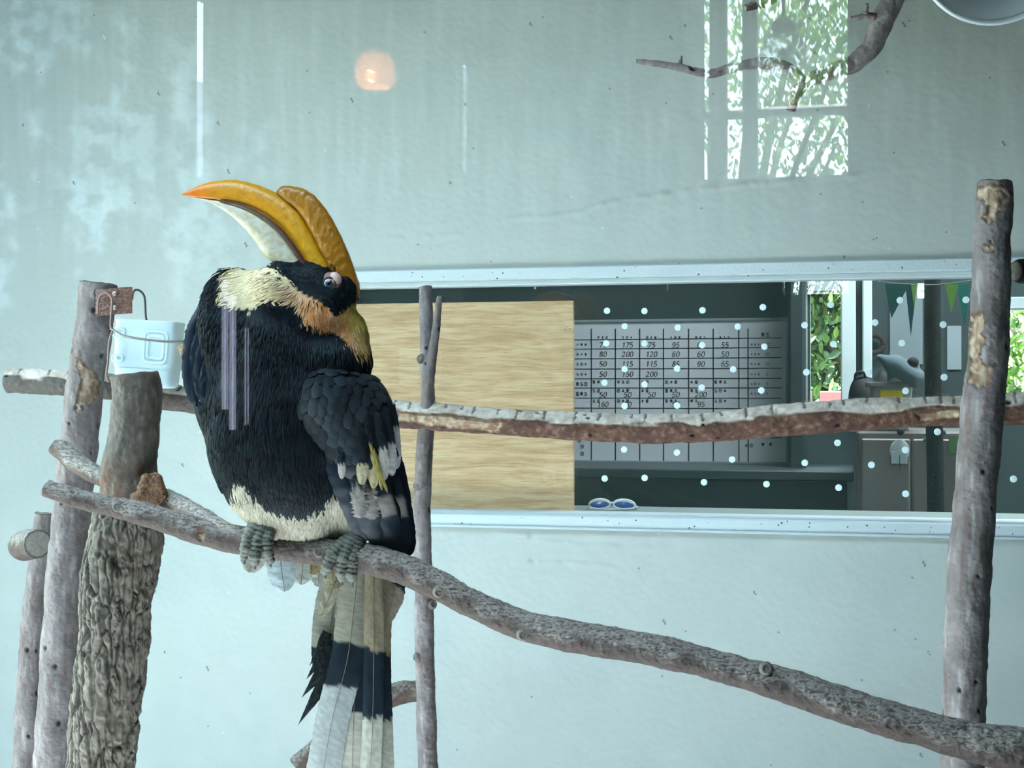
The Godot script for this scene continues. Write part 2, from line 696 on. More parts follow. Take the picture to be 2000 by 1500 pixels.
func lights() -> void:
	var c := Camera3D.new()
	c.name = "camera"
	c.position = cam_pos
	c.basis = cb
	c.fov = rad_to_deg(2.0 * atan(750.0 / F))
	c.near = 0.02
	c.far = 200.0
	add_child(c)
	c.current = true
	var e := Environment.new()
	e.background_mode = Environment.BG_SKY
	var sm := ProceduralSkyMaterial.new()
	sm.sky_top_color = Color(0.78, 0.92, 1.0)
	sm.sky_horizon_color = Color(0.86, 0.96, 1.0)
	sm.ground_bottom_color = Color(0.42, 0.42, 0.38)
	sm.ground_horizon_color = Color(0.75, 0.8, 0.8)
	sm.sky_curve = 0.2
	e.sky = Sky.new()
	e.sky.sky_material = sm
	e.background_energy_multiplier = 9.0
	e.tonemap_mode = Environment.TONE_MAPPER_LINEAR
	e.tonemap_exposure = 2.38
	e.sdfgi_enabled = true
	e.ssao_enabled = true
	e.ssil_enabled = true
	var we := WorldEnvironment.new()
	we.name = "world_environment"
	we.environment = e
	add_child(we)
	var sun := DirectionalLight3D.new()
	sun.name = "sun"
	sun.light_energy = 15.0
	sun.light_color = Color(1.0, 0.985, 0.965)
	sun.light_angular_distance = 0.6
	sun.shadow_enabled = true
	add_child(sun)
	sun.look_at_from_position(Vector3(-0.3, 6.0, 1.45), Vector3(0, 0, 0))

# ------------------------------------------------------------------ room shell
const XL := -2.0
const XR := 2.7
const TOP := 3.1
const WIN_T := 1.846
const WIN_B := 1.236
var win_l := -0.5
var win_r := 2.2

func wall_material() -> StandardMaterial3D:
	# plaster: pale green paint, lime bloom and run marks, dark specks
	var w := 1400
	var h := 1040
	var im := Image.create(w, h, false, Image.FORMAT_RGB8)
	var hm := Image.create(w, h, false, Image.FORMAT_RF)
	var a := FastNoiseLite.new()
	a.seed = 21
	a.frequency = 0.006
	a.fractal_octaves = 4
	var b := FastNoiseLite.new()
	b.seed = 33
	b.frequency = 0.03
	b.fractal_octaves = 3
	var base := Color(0.712, 0.73, 0.709)
	var bloom := Color(0.87, 0.915, 0.92)
	var gray := Color(0.635, 0.675, 0.66)
	for y in h:
		var wy := TOP - TOP * y / h
		for x in w:
			var wx := XL + (XR - XL) * x / w
			var n1 := a.get_noise_2d(x * 2.2, y * 0.55)
			var n2 := a.get_noise_2d(x + 900.0, y * 1.0)
			var n3 := b.get_noise_2d(x * 2.4, y * 0.22)
			var n4 := b.get_noise_2d(x * 1.3, y * 1.3 + 500.0)
			var k := smoothstep(-0.2, -1.3, wx) * smoothstep(1.5, 2.0, wy)
			var lime := smoothstep(-0.08, 0.42, n1 * 0.7 + n2 * 0.7 + n4 * 0.25 + k * 0.32 - 0.14)
			var c := base.lerp(bloom, lime * (0.10 + 0.55 * k) * clampf(0.75 + n4 * 1.5, 0.2, 1.0))
			c = c.lerp(gray, clampf(n3 * 1.1 - 0.05, 0.0, 0.5) * smoothstep(1.75, 2.1, wy) * 0.4)
			c = c.lerp(bloom, clampf(-n3 * 1.1 - 0.12, 0.0, 0.5) * smoothstep(1.7, 2.2, wy) * 0.28)
			c = c.lerp(gray, clampf(n2 * 0.7, 0, 0.3))
			im.set_pixel(x, y, c)
			hm.set_pixel(x, y, Color(0.5 + n4 * 0.06 + b.get_noise_2d(x * 5.0, y * 5.0) * 0.05 + lime * 0.1 * k, 0, 0))
	# rendered seams across the wall, raised
	for ln in [[[700, 452], [900, 436], [1100, 420], [1240, 388], [1420, 366], [1640, 345], [1790, 330]], [[830, 1062], [1000, 1050], [1180, 1070], [1400, 1062]], [[930, 1108], [1100, 1100], [1240, 1120]], [[715, 470], [860, 462], [1010, 470]]]:
		var pts := []
		for q in ln:
			pts.append(Vector2(q[0], q[1]))
		var done := -1
		for k in 900:
			var q: Vector2 = cat(pts, k / 899.0)
			var p := W(q.x, q.y + 5.0 * b.get_noise_1d(q.x * 0.35))
			var ix := int((p.x - XL) / (XR - XL) * w)
			var fy := (TOP - p.y) / TOP * h
			if ix == done or ix < 1 or ix >= w or fy < 8 or fy > h - 8:
				continue
			done = ix
			var amp := 0.36 * sin(PI * k / 899.0) * clampf(0.4 + b.get_noise_1d(q.x * 0.5 + 300.0) * 1.6, 0, 1)
			for dy in range(-7, 5):
				var iy := int(fy) + dy
				var v := hm.get_pixel(ix, iy).r
				hm.set_pixel(ix, iy, Color(v + amp * exp(-pow((iy - fy + 1.0) / 2.4, 2.0)), 0, 0))
	rng.seed = 77
	for k in 520:
		var cx := rng.randi_range(5, w - 6)
		var cy := rng.randi_range(5, h - 6)
		var dark := rng.randf() < 0.7
		var len := rng.randi_range(1, 4) if rng.randf() < 0.5 else 1
		for q in len:
			im.set_pixel(cx + q / 2, cy + q, Color(0.36, 0.42, 0.40) if dark else Color(0.84, 0.9, 0.88))
	var m := StandardMaterial3D.new()
	m.albedo_texture = ImageTexture.create_from_image(im)
	m.heightmap_enabled = true
	m.heightmap_texture = ImageTexture.create_from_image(hm)
	m.heightmap_scale = 1.1
	m.roughness = 0.62
	m.metallic_specular = 0.45
	return m

func slab(mb: MB, x0: float, x1: float, y0: float, y1: float, z0: float, z1: float, bev := 0.0) -> void:
	mb.box(Vector3(x0, y0, z0), Vector3(x1, y1, z1), bev)

func shell() -> void:
	win_l = W(560, 760).x
	win_r = W(2350, 760).x
	var wm := wall_material()
	var mb := MB.new()
	# the plastered wall with the window's opening, 0.14 m thick
	slab(mb, XL, win_l, 0, TOP, -0.14, 0)
	slab(mb, win_r, XR, 0, TOP, -0.14, 0)
	slab(mb, win_l, win_r, WIN_T, TOP, -0.14, 0)
	slab(mb, win_l, win_r, 0, WIN_B, -0.14, 0)
	for k in mb.v.size():
		mb.uv[k] = Vector2((mb.v[k].x - XL) / (XR - XL), (TOP - mb.v[k].y) / TOP)
	struct("wall_back", mb, wm, "pale green plastered back wall with drip stains round the long window")
	var plain := mat(Color(0.68, 0.74, 0.70), 0.8, {"bump": bump_fine, "depth": 0.3, "scale": 1.5})
	# left side: open to the daylight above a low wall
	mb = MB.new()
	slab(mb, XL - 0.15, XL, 0, 0.35, 0, PANE_Z + 0.06)
	slab(mb, XL - 0.15, XL, 2.35, TOP, 0, PANE_Z + 0.06)
	slab(mb, XL - 0.15, XL, 0.35, 2.6, 0, 0.85)
	slab(mb, XL - 0.15, XL, 0.35, 2.6, 2.05, PANE_Z + 0.06)
	struct("wall_left", mb, plain, "left aviary wall with its wide daylight opening")
	mb = MB.new()
	slab(mb, XR, XR + 0.15, 0, TOP, -0.14, PANE_Z + 0.06)
	struct("wall_right", mb, mat(Color(0.22, 0.25, 0.25), 0.85), "right aviary wall of plain plaster")
	mb = MB.new()
	slab(mb, XL - 0.15, XR + 0.15, -0.2, 0, -0.14, PANE_Z + 0.06)
	struct("floor", mb, mat(Color(0.55, 0.61, 0.645), 0.9, {"bump": bump_fine, "depth": 0.6, "scale": 2.0}), "pale grey aviary floor")
	# roof with a long skylight opening over the left and middle
	mb = MB.new()
	slab(mb, XL - 0.15, -1.95, TOP, TOP + 0.12, -0.14, PANE_Z + 0.06)
	slab(mb, 0.35, XR + 0.15, TOP, TOP + 0.12, -0.14, PANE_Z + 0.06)
	slab(mb, -1.95, 0.35, TOP, TOP + 0.12, -0.14, 1.88)
	slab(mb, -1.95, 0.35, TOP, TOP + 0.12, 2.74, PANE_Z + 0.06)
	slab(mb, 0.42, 0.58, 2.52, TOP, 0.0, PANE_Z)               # unseen beam added to shade the upper right of the back wall
	struct("ceiling", mb, mat(Color(0.24, 0.27, 0.26), 0.85), "aviary ceiling slab with a long skylight opening")
	# the visitors' pane in its wall
	mb = MB.new()
	slab(mb, XL - 0.15, XR + 0.15, 0, 0.6, PANE_Z, PANE_Z + 0.1)
	slab(mb, XL - 0.15, XR + 0.15, 2.6, TOP, PANE_Z, PANE_Z + 0.1)
	slab(mb, XL - 0.15, -0.9, 0.6, 2.6, PANE_Z, PANE_Z + 0.1)
	slab(mb, 2.1, XR + 0.15, 0.6, 2.6, PANE_Z, PANE_Z + 0.1)
	struct("wall_front", mb, mat(Color(0.22, 0.24, 0.24), 0.8), "grey wall that frames the visitors' viewing pane")
	mb = MB.new()
	slab(mb, -0.9, 2.1, 0.6, 2.6, PANE_Z - 0.012, PANE_Z)
	var o := put("window_2", mb.mesh(false), glass(0.006))
	tag(o, "large clear viewing pane between visitors and the aviary", "window", "", "structure")

func window() -> void:
	var w := Node3D.new()
	w.name = numbered("window_1")
	add_child(w)
	tag(w, "long white framed window set low in the plastered wall", "window", "", "structure")
	var paint := mat(Color(0.78, 0.82, 0.83), 0.45, {"bump": bump_fine, "depth": 0.06, "scale": 6.0})
	var mb := MB.new()
	slab(mb, win_l - 0.01, win_r, 1.8175, 1.846, -0.05, 0.012, 0.003)
	slab(mb, win_l - 0.01, win_r, 1.805, 1.819, -0.06, -0.006, 0.002)
	put("frame_head", mb.mesh(false), paint, w)
	mb = MB.new()
	slab(mb, win_l - 0.01, win_r, 1.240, 1.268, -0.05, 0.012, 0.003)
	slab(mb, win_l - 0.01, win_r, 1.2355, 1.242, -0.05, 0.018, 0.003)
	slab(mb, win_l - 0.01, win_r, 1.266, 1.274, -0.06, 0.002, 0.002)
	put("frame_sill", mb.mesh(false), paint, w)
	mb = MB.new()
	slab(mb, win_l - 0.01, win_l + 0.03, 1.266, 1.814, -0.05, 0.010, 0.003)
	put("frame_jamb", mb.mesh(false), paint, w)
	mb = MB.new()
	slab(mb, win_l, win_r, 1.27, 1.812, -0.030, -0.024)
	put("pane", mb.mesh(false), glass(0.035, Color(0.5, 0.62, 0.6)), w)
	mb = MB.new()
	slab(mb, win_l - 0.01, win_r, 1.262, 1.272, -0.24, -0.052, 0.002)
	put("inner_sill", mb.mesh(false), mat(Color(0.55, 0.6, 0.58), 0.6), w)
	# droppings and specks on the sill's face
	rng.seed = 5
	mb = MB.new()
	for k in 90:
		var x := rng.randf_range(win_l + 0.2, 1.6)
		var y := rng.randf_range(1.24, 1.266) if k % 3 else rng.randf_range(1.815, 1.842)
		var r := rng.randf_range(0.0007, 0.0022)
		mb.ball(Vector3(x, y, 0.0122), Vector3(r * rng.randf_range(0.6, 1.3), r, 0.0006), Basis(), 7, 4)
	var sp := put("dirt_specks", mb.mesh(false), mat(Color(0.36, 0.36, 0.33), 0.9), w)
	tag(sp, "", "", "", "stuff")
	# bird-safety dots stuck on the pane
	var dot := MB.new()
	dot.lathe([[0.0075, -0.0004], [0.0075, 0.0004], [0.0068, 0.0009], [0.0, 0.0009]], Transform3D(Basis(Vector3.RIGHT, PI / 2), Vector3.ZERO), 22)
	var dm := dot.mesh(false)
	var dmat := mat(Color(0.86, 0.93, 0.93), 0.6)
	for q in [[1185.5, 607], [1258.8, 607.5], [1372, 606], [1490, 600], [1220, 637], [1324, 639.5], [1441, 638], [1571.5, 635], [1184, 670.6], [1259, 671], [1371.5, 674], [1493, 677], [1220, 721], [1322.5, 720], [1432, 721.5], [1575, 727], [1180.7, 747.4], [1259, 751], [1370.5, 757], [1487, 762.5], [1220, 793], [1322.5, 792], [1493, 845], [1219, 878], [1322, 884], [1430, 897.6], [1572, 904], [1181, 934.7], [1259, 933.4], [1375, 942], [1497, 945.6],
			[1622.6, 595], [1627.6, 672], [1709, 630], [1758, 586.7], [1761.4, 670], [1842, 634], [1886.7, 585.6], [1697, 726.7], [1768.8, 763.4], [1844, 736.8], [1635.7, 865], [1768, 879], [1831, 843.5], [1702, 908], [1768.8, 964.5], [1638, 952.5], [1979.5, 935.5], [1432, 835], [1370, 835], [1259, 840], [1182, 838]]:
		var o := put("dot_sticker", dm, dmat, w)
		o.position = W(q[0], q[1], -0.0236)

# ------------------------------------------------------------------ behind the window
const KZ := -1.45
func keeper_room() -> void:
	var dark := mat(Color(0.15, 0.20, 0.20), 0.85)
	var mb := MB.new()
	var a := W(1582, 566, KZ)
	var b := W(1650, 800, KZ)
	slab(mb, -1.6, a.x, 0, TOP, KZ - 0.1, KZ)
	var a2 := W(1958, 600, KZ)
	var b2 := W(2060, 790, KZ)
	slab(mb, b.x, a2.x, 0, TOP, KZ - 0.1, KZ)
	slab(mb, b2.x, 3.6, 0, TOP, KZ - 0.1, KZ)
	slab(mb, a2.x, b2.x, a2.y, TOP, KZ - 0.1, KZ)
	slab(mb, a2.x, b2.x, 0, b2.y, KZ - 0.1, KZ)
	slab(mb, a.x, b.x, a.y, TOP, KZ - 0.1, KZ)
	slab(mb, a.x, b.x, 0, b.y, KZ - 0.1, KZ)
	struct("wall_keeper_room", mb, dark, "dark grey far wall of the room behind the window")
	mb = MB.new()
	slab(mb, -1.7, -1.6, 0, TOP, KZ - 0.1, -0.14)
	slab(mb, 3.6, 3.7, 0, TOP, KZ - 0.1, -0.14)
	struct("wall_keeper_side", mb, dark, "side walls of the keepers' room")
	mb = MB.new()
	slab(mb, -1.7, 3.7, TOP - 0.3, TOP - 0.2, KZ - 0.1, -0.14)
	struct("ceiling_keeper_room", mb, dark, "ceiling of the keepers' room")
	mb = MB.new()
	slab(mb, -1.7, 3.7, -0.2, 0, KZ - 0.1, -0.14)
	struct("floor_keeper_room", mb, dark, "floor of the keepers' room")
	# ceiling tube added out of view to light the whiteboard
	var t := thing("added_ceiling_lamp", Vector3(1.3, TOP - 0.32, -0.7), "long unseen ceiling light added to brighten the room behind the window", "lamp")
	mb = MB.new()
	mb.box(Vector3(-0.6, -0.012, -0.05), Vector3(0.6, 0.02, 0.05), 0.004)
	put("housing", mb.mesh(false), mat(Color(0.8, 0.8, 0.8), 0.5), t)
	mb = MB.new()
	mb.box(Vector3(-0.58, -0.022, -0.03), Vector3(0.58, -0.012, 0.03), 0.003)
	put("diffuser", mb.mesh(false), mat(Color(0.9, 0.9, 0.9), 0.5, {"emit": Color(0.9, 0.97, 1.0), "power": 2.0}), t)
	var al := AreaLight3D.new()
	al.name = "added_ceiling_lamp_light"
	al.area_size = Vector2(1.16, 0.06)
	al.light_energy = 2.6
	al.light_color = Color(0.9, 0.97, 1.0)
	al.set("area_range", 10.0)
	al.shadow_enabled = true
	al.rotation.x = -PI / 2
	t.add_child(al)
	al.position = Vector3(0, -0.03, 0)
	# white frame of the far window with its garden view
	var w := Node3D.new()
	w.name = numbered("window_3")
	add_child(w)
	tag(w, "narrow far window of the keepers' room with leaves outside", "window", "", "structure")
	mb = MB.new()
	slab(mb, b.x - 0.012, b.x + 0.035, b.y, a.y + 0.03, KZ - 0.06, KZ + 0.04, 0.004)
	slab(mb, b.x + 0.055, b.x + 0.085, b.y - 0.1, a.y + 0.03, KZ - 0.02, KZ + 0.05, 0.004)
	put("frame_upright", mb.mesh(false), mat(Color(0.75, 0.8, 0.8), 0.5), w)
	mb = MB.new()
	slab(mb, a.x, b.x, a.y - 0.01, a.y + 0.03, KZ - 0.06, KZ + 0.03, 0.004)
	put("frame_rail", mb.mesh(false), mat(Color(0.6, 0.66, 0.66), 0.5), w)
	w = Node3D.new()
	w.name = numbered("window_4")
	add_child(w)
	tag(w, "second far window of the keepers' room at the right frame edge", "window", "", "structure")
	mb = MB.new()
	slab(mb, a2.x - 0.03, a2.x, b2.y, a2.y + 0.03, KZ - 0.06, KZ + 0.03, 0.004)
	put("frame_upright", mb.mesh(false), mat(Color(0.6, 0.66, 0.66), 0.5), w)
	mb = MB.new()
	slab(mb, a2.x, b2.x, a2.y - 0.01, a2.y + 0.03, KZ - 0.06, KZ + 0.03, 0.004)
	put("frame_rail", mb.mesh(false), mat(Color(0.6, 0.66, 0.66), 0.5), w)
	tree("shrub", Vector3(W(2000, 700, KZ).x + 0.75, 0.0, KZ - 4.6), 3.2, 0.7, 6000, 43, "second leafy shrub outside the far right window of the keepers' room", false)
	tree("shrub", Vector3(W(1612, 700, KZ).x + 0.5, 0.0, KZ - 7.5), 4.2, 1.4, 40000, 44, "taller shrub farther behind, outside the keepers' room", false)
	# dark column beside it
	mb = MB.new()
	var c0 := W(1538, 560, KZ + 0.25)
	var c1 := W(1573, 560, KZ + 0.25)
	slab(mb, c0.x, c1.x, 0, TOP - 0.3, KZ + 0.02, KZ + 0.25, 0.01)
	struct("trim_1", mb, mat(Color(0.12, 0.17, 0.17), 0.5), "dark column between whiteboard and far window")
	tree("shrub", Vector3(W(1612, 700, KZ).x + 0.32, 0.0, KZ - 2.3), 2.6, 0.8, 16000, 41, "leafy green shrub outside the far window of the keepers' room", false)
	# red fence outside
	var fe := thing("garden_fence", Vector3(W(1612, 750, KZ - 1.3).x, 0, KZ - 1.15), "low red brown fence outside the far window", "fence")
	for k in 9:
		mb = MB.new()
		mb.box(Vector3(-0.5 + k * 0.12, 0, -0.01), Vector3(-0.41 + k * 0.12, 1.56, 0.01), 0.004)
		put("slat", mb.mesh(false), mat(Color(0.36, 0.2, 0.2), 0.8), fe)
	# plywood sheet just behind the pane
	var pl := thing("plywood_sheet", W(900, 991, -0.075), "pale plywood sheet standing behind the window pane", "board")
	var pm := plywood()
	mb = MB.new()
	var l := W(600, 592, -0.06)
	var r := W(1120, 592, -0.06)
	var bt := 1.2725
	mb.box(Vector3(l.x, bt, -0.072), Vector3(r.x, l.y - 0.004, -0.06), 0.001)
	for k in mb.v.size():
		mb.uv[k] = Vector2((mb.v[k].x - l.x) / 0.7, (l.y - mb.v[k].y) / 0.55)
	mb.shift(pl.position)
	put("face_veneer", mb.mesh(false), pm, pl)
	whiteboard()
	counter_things()
	sunglasses()

func plywood() -> StandardMaterial3D:
	var w := 700
	var h := 550
	var im := Image.create(w, h, false, Image.FORMAT_RGB8)
	var a := FastNoiseLite.new()
	a.seed = 3
	a.frequency = 0.01
	a.fractal_octaves = 4
	for y in h:
		for x in w:
			var wv := a.get_noise_2d(x * 0.35, y * 0.8) * 9.0
			var g := a.get_noise_2d(x * 0.30 + 300.0, (y + wv) * 4.5)
			var g2 := a.get_noise_2d(x * 1.1, (y + wv * 0.6) * 22.0 + 90.0)
			var c := Color(0.86, 0.74, 0.57).lerp(Color(0.77, 0.62, 0.44), clampf(0.5 + g * 1.2, 0, 1))
			c = c.lerp(Color(0.64, 0.48, 0.32), clampf(g2 * 1.3 - 0.22, 0, 0.5))
			c = c.lerp(Color(0.93, 0.84, 0.70), clampf(-g2 * 1.2 - 0.2, 0, 0.5))
			im.set_pixel(x, y, c)
	for q in [[655, 65], [662, 70], [650, 72]]:
		im.fill_rect(Rect2i(q[0], q[1], 3, 2), Color(0.35, 0.27, 0.2))
	var m := StandardMaterial3D.new()
	m.albedo_texture = ImageTexture.create_from_image(im)
	m.roughness = 0.7
	return m

# text as flat strokes of ink; h is the height of a digit
func ink_text(mb: MB, txt: String, at: Vector3, h: float) -> void:
	var tm := TextMesh.new()
	var sf := SystemFont.new()
	sf.font_names = PackedStringArray(["Droid Sans"])
	tm.font = sf
	tm.font_size = 32
	tm.pixel_size = h / 24.0
	tm.depth = 0.0006
	tm.text = txt
	var ar := tm.get_mesh_arrays()
	var k := mb.v.size()
	var vs: PackedVector3Array = ar[Mesh.ARRAY_VERTEX]
	for q in vs:
		mb.v.append(at + q + Vector3(q.y * 0.15, 0, 0))
		mb.c.append(Color.WHITE)
		mb.uv.append(Vector2.ZERO)
	mb.n.append_array(ar[Mesh.ARRAY_NORMAL])
	var ii: PackedInt32Array = ar[Mesh.ARRAY_INDEX]
	for q in ii:
		mb.ix.append(q + k)

# a handwritten square character made of strokes, each [x0, y0, x1, y1] in a unit square
const GLYPHS := [
	[[.1, .9, .9, .9], [.5, 1, .5, .55], [.2, .72, .8, .72], [.05, .55, .95, .55], [.25, .45, .75, .45], [.25, .45, .25, 0], [.75, .45, .75, 0], [.25, .25, .75, .25]],
	[[.3, 1, .1, .6], [.3, .85, .8, .85], [.8, .85, .35, .4], [.3, .4, .85, .4], [.3, .4, .3, 0], [.85, .4, .85, 0], [.3, .02, .85, .02]],
	[[.1, .95, .9, .95], [.1, .95, .1, 0], [.9, .95, .9, 0], [.1, 0, .9, 0], [.5, .8, .5, .15], [.3, .55, .7, .55]],
	[[.5, 1, .5, 0], [.1, .7, .9, .7], [.5, .65, .1, .2], [.5, .65, .9, .2], [.3, .25, .7, .25]],
	[[.1, .95, .9, .95], [.15, .95, .15, .4], [.85, .95, .85, .4], [.15, .68, .85, .68], [.15, .42, .85, .42], [.5, .4, .5, 0], [.2, .2, .8, .2], [.05, .02, .95, .02]],
]
func ink_glyph(mb: MB, k: int, at: Vector3, h: float) -> void:
	for s in GLYPHS[k % GLYPHS.size()]:
		var p := at + Vector3(s[0] - 0.5, s[1] - 0.5, 0) * h
		var q := at + Vector3(s[2] - 0.5, s[3] - 0.5, 0) * h
		var d := (q - p).normalized()
		var e := Vector3(-d.y, d.x, 0) * h * 0.075
		mb.quad(p - e, p + e, q + e, q - e, Vector3.BACK)

func whiteboard() -> void:
	var z := KZ + 0.03
	var tl := W(1075, 630.5, z)
	var br := W(1537, 904, z)
	var t := thing("whiteboard", Vector3((tl.x + br.x) / 2, br.y, KZ), "whiteboard ruled into a black grid of handwritten feeding amounts", "whiteboard")
	var mb := MB.new()
	mb.box(Vector3(tl.x, br.y, KZ + 0.004), Vector3(br.x, tl.y, z), 0.002)
	put_at("board", mb, mat(Color(0.80, 0.82, 0.84), 0.5), t)
	mb = MB.new()
	for s in [[tl.x - 0.006, br.x + 0.008, tl.y - 0.002, tl.y + 0.008], [tl.x - 0.006, br.x + 0.008, br.y - 0.008, br.y + 0.002], [br.x - 0.002, br.x + 0.008, br.y, tl.y]]:
		mb.box(Vector3(s[0], s[2], KZ + 0.004), Vector3(s[1], s[3], z + 0.006), 0.002)
	put_at("frame", mb, mat(Color(0.5, 0.54, 0.56), 0.4), t)
	mb = MB.new()
	for x in [1155, 1202, 1249.5, 1296, 1345, 1393, 1443, 1461]:
		var p := W(x, 642, z)
		var q := W(x, 903, z)
		mb.box(Vector3(p.x - 0.0019, q.y, z), Vector3(p.x + 0.0019, p.y, z + 0.0006), 0.0)
	for y in [664, 682, 701, 721, 740, 758, 777.5, 797, 815, 833, 852]:
		var p := W(1100, y, z)
		var q := W(1527, y, z)
		mb.box(Vector3(p.x, p.y - 0.0015, z), Vector3(q.x, p.y + 0.0015, z + 0.0006), 0.0)
	put_at("ruled_grid", mb, mat(Color(0.05, 0.06, 0.07), 0.6), t)
	mb = MB.new()
	var zi := z + 0.0008
	var cols := [1178, 1226, 1273, 1320, 1369, 1416]
	var rows := [[674, ["75", "175", "75", "95", "65", "55"]], [692, ["80", "200", "120", "60", "60", "50"]], [711, ["50", "115", "115", "85", "90", "65"]], [731, ["50", "150", "200", "", "", ""]], [771, ["50", "50", "50", "50", "200", ""]], [790, ["160", "50", "", "50", "95", ""]]]
	for r in rows:
		for k in 6:
			if r[1][k]:
				ink_text(mb, r[1][k], W(cols[k], r[0], zi), 0.0175)
	for k in 6:
		for j in 3:
			ink_glyph(mb, k + j, W(cols[k] - 9 + j * 8, 659, zi), 0.0075)
	ink_glyph(mb, 0, W(1490, 654, zi), 0.014)
	ink_glyph(mb, 1, W(1499, 654, zi), 0.014)
	for y in [673, 692, 711, 731, 750, 769]:
		for j in 3:
			ink_glyph(mb, j + y, W(1128 + j * 8, y, zi), 0.0075 if y < 745 else 0.012)
			ink_glyph(mb, j + y + 1, W(1468 + j * 7, y, zi), 0.0065)
		ink_text(mb, "10" if y < 720 else "5", W(1498, y, zi), 0.011)
	for y in [749, 766, 786]:
		for k in 6:
			for j in 2 + (k % 2):
				ink_glyph(mb, j + k + y, W(cols[k] - 18 + j * 9, y - 3, zi), 0.010)
	for q in [[1458, 870], [1467, 870], [1490, 868], [1505, 868], [1137, 872], [1137, 886], [1132, 860]]:
		ink_glyph(mb, int(q[0]), W(q[0], q[1], zi), 0.011)
	put_at("handwriting", mb, mat(Color(0.05, 0.06, 0.08), 0.6), t)

func round_box(mb: MB, ce: Vector3, half: Vector3, rr: float, t: Transform3D, col := Color.WHITE, taper := 1.0) -> void:   # upright box with round corners seen from above
	var cols := 40
	var g := PackedVector3Array()
	var cc := PackedColorArray()
	var prof := [[0.02, -1.0], [0.9, -1.0], [0.97, -0.97], [1.0, -0.9], [1.0, -0.3], [1.0, 0.3], [1.0, 0.92], [0.97, 0.985], [0.9, 1.0], [0.02, 1.0]]
	for pr in prof:
		for q in cols:
			var a := -TAU * q / cols
			var c := Vector2(signf(cos(a)) * pow(absf(cos(a)), 0.35), signf(sin(a)) * pow(absf(sin(a)), 0.35))
			var k := lerpf(taper, 1.0, (pr[1] + 1.0) / 2.0)
			g.append(t * (ce + Vector3(c.x * half.x * pr[0] * k, pr[1] * half.y, c.y * half.z * pr[0] * k)))
			cc.append(col)
	mb.grid(g, cols, prof.size(), true, cc)

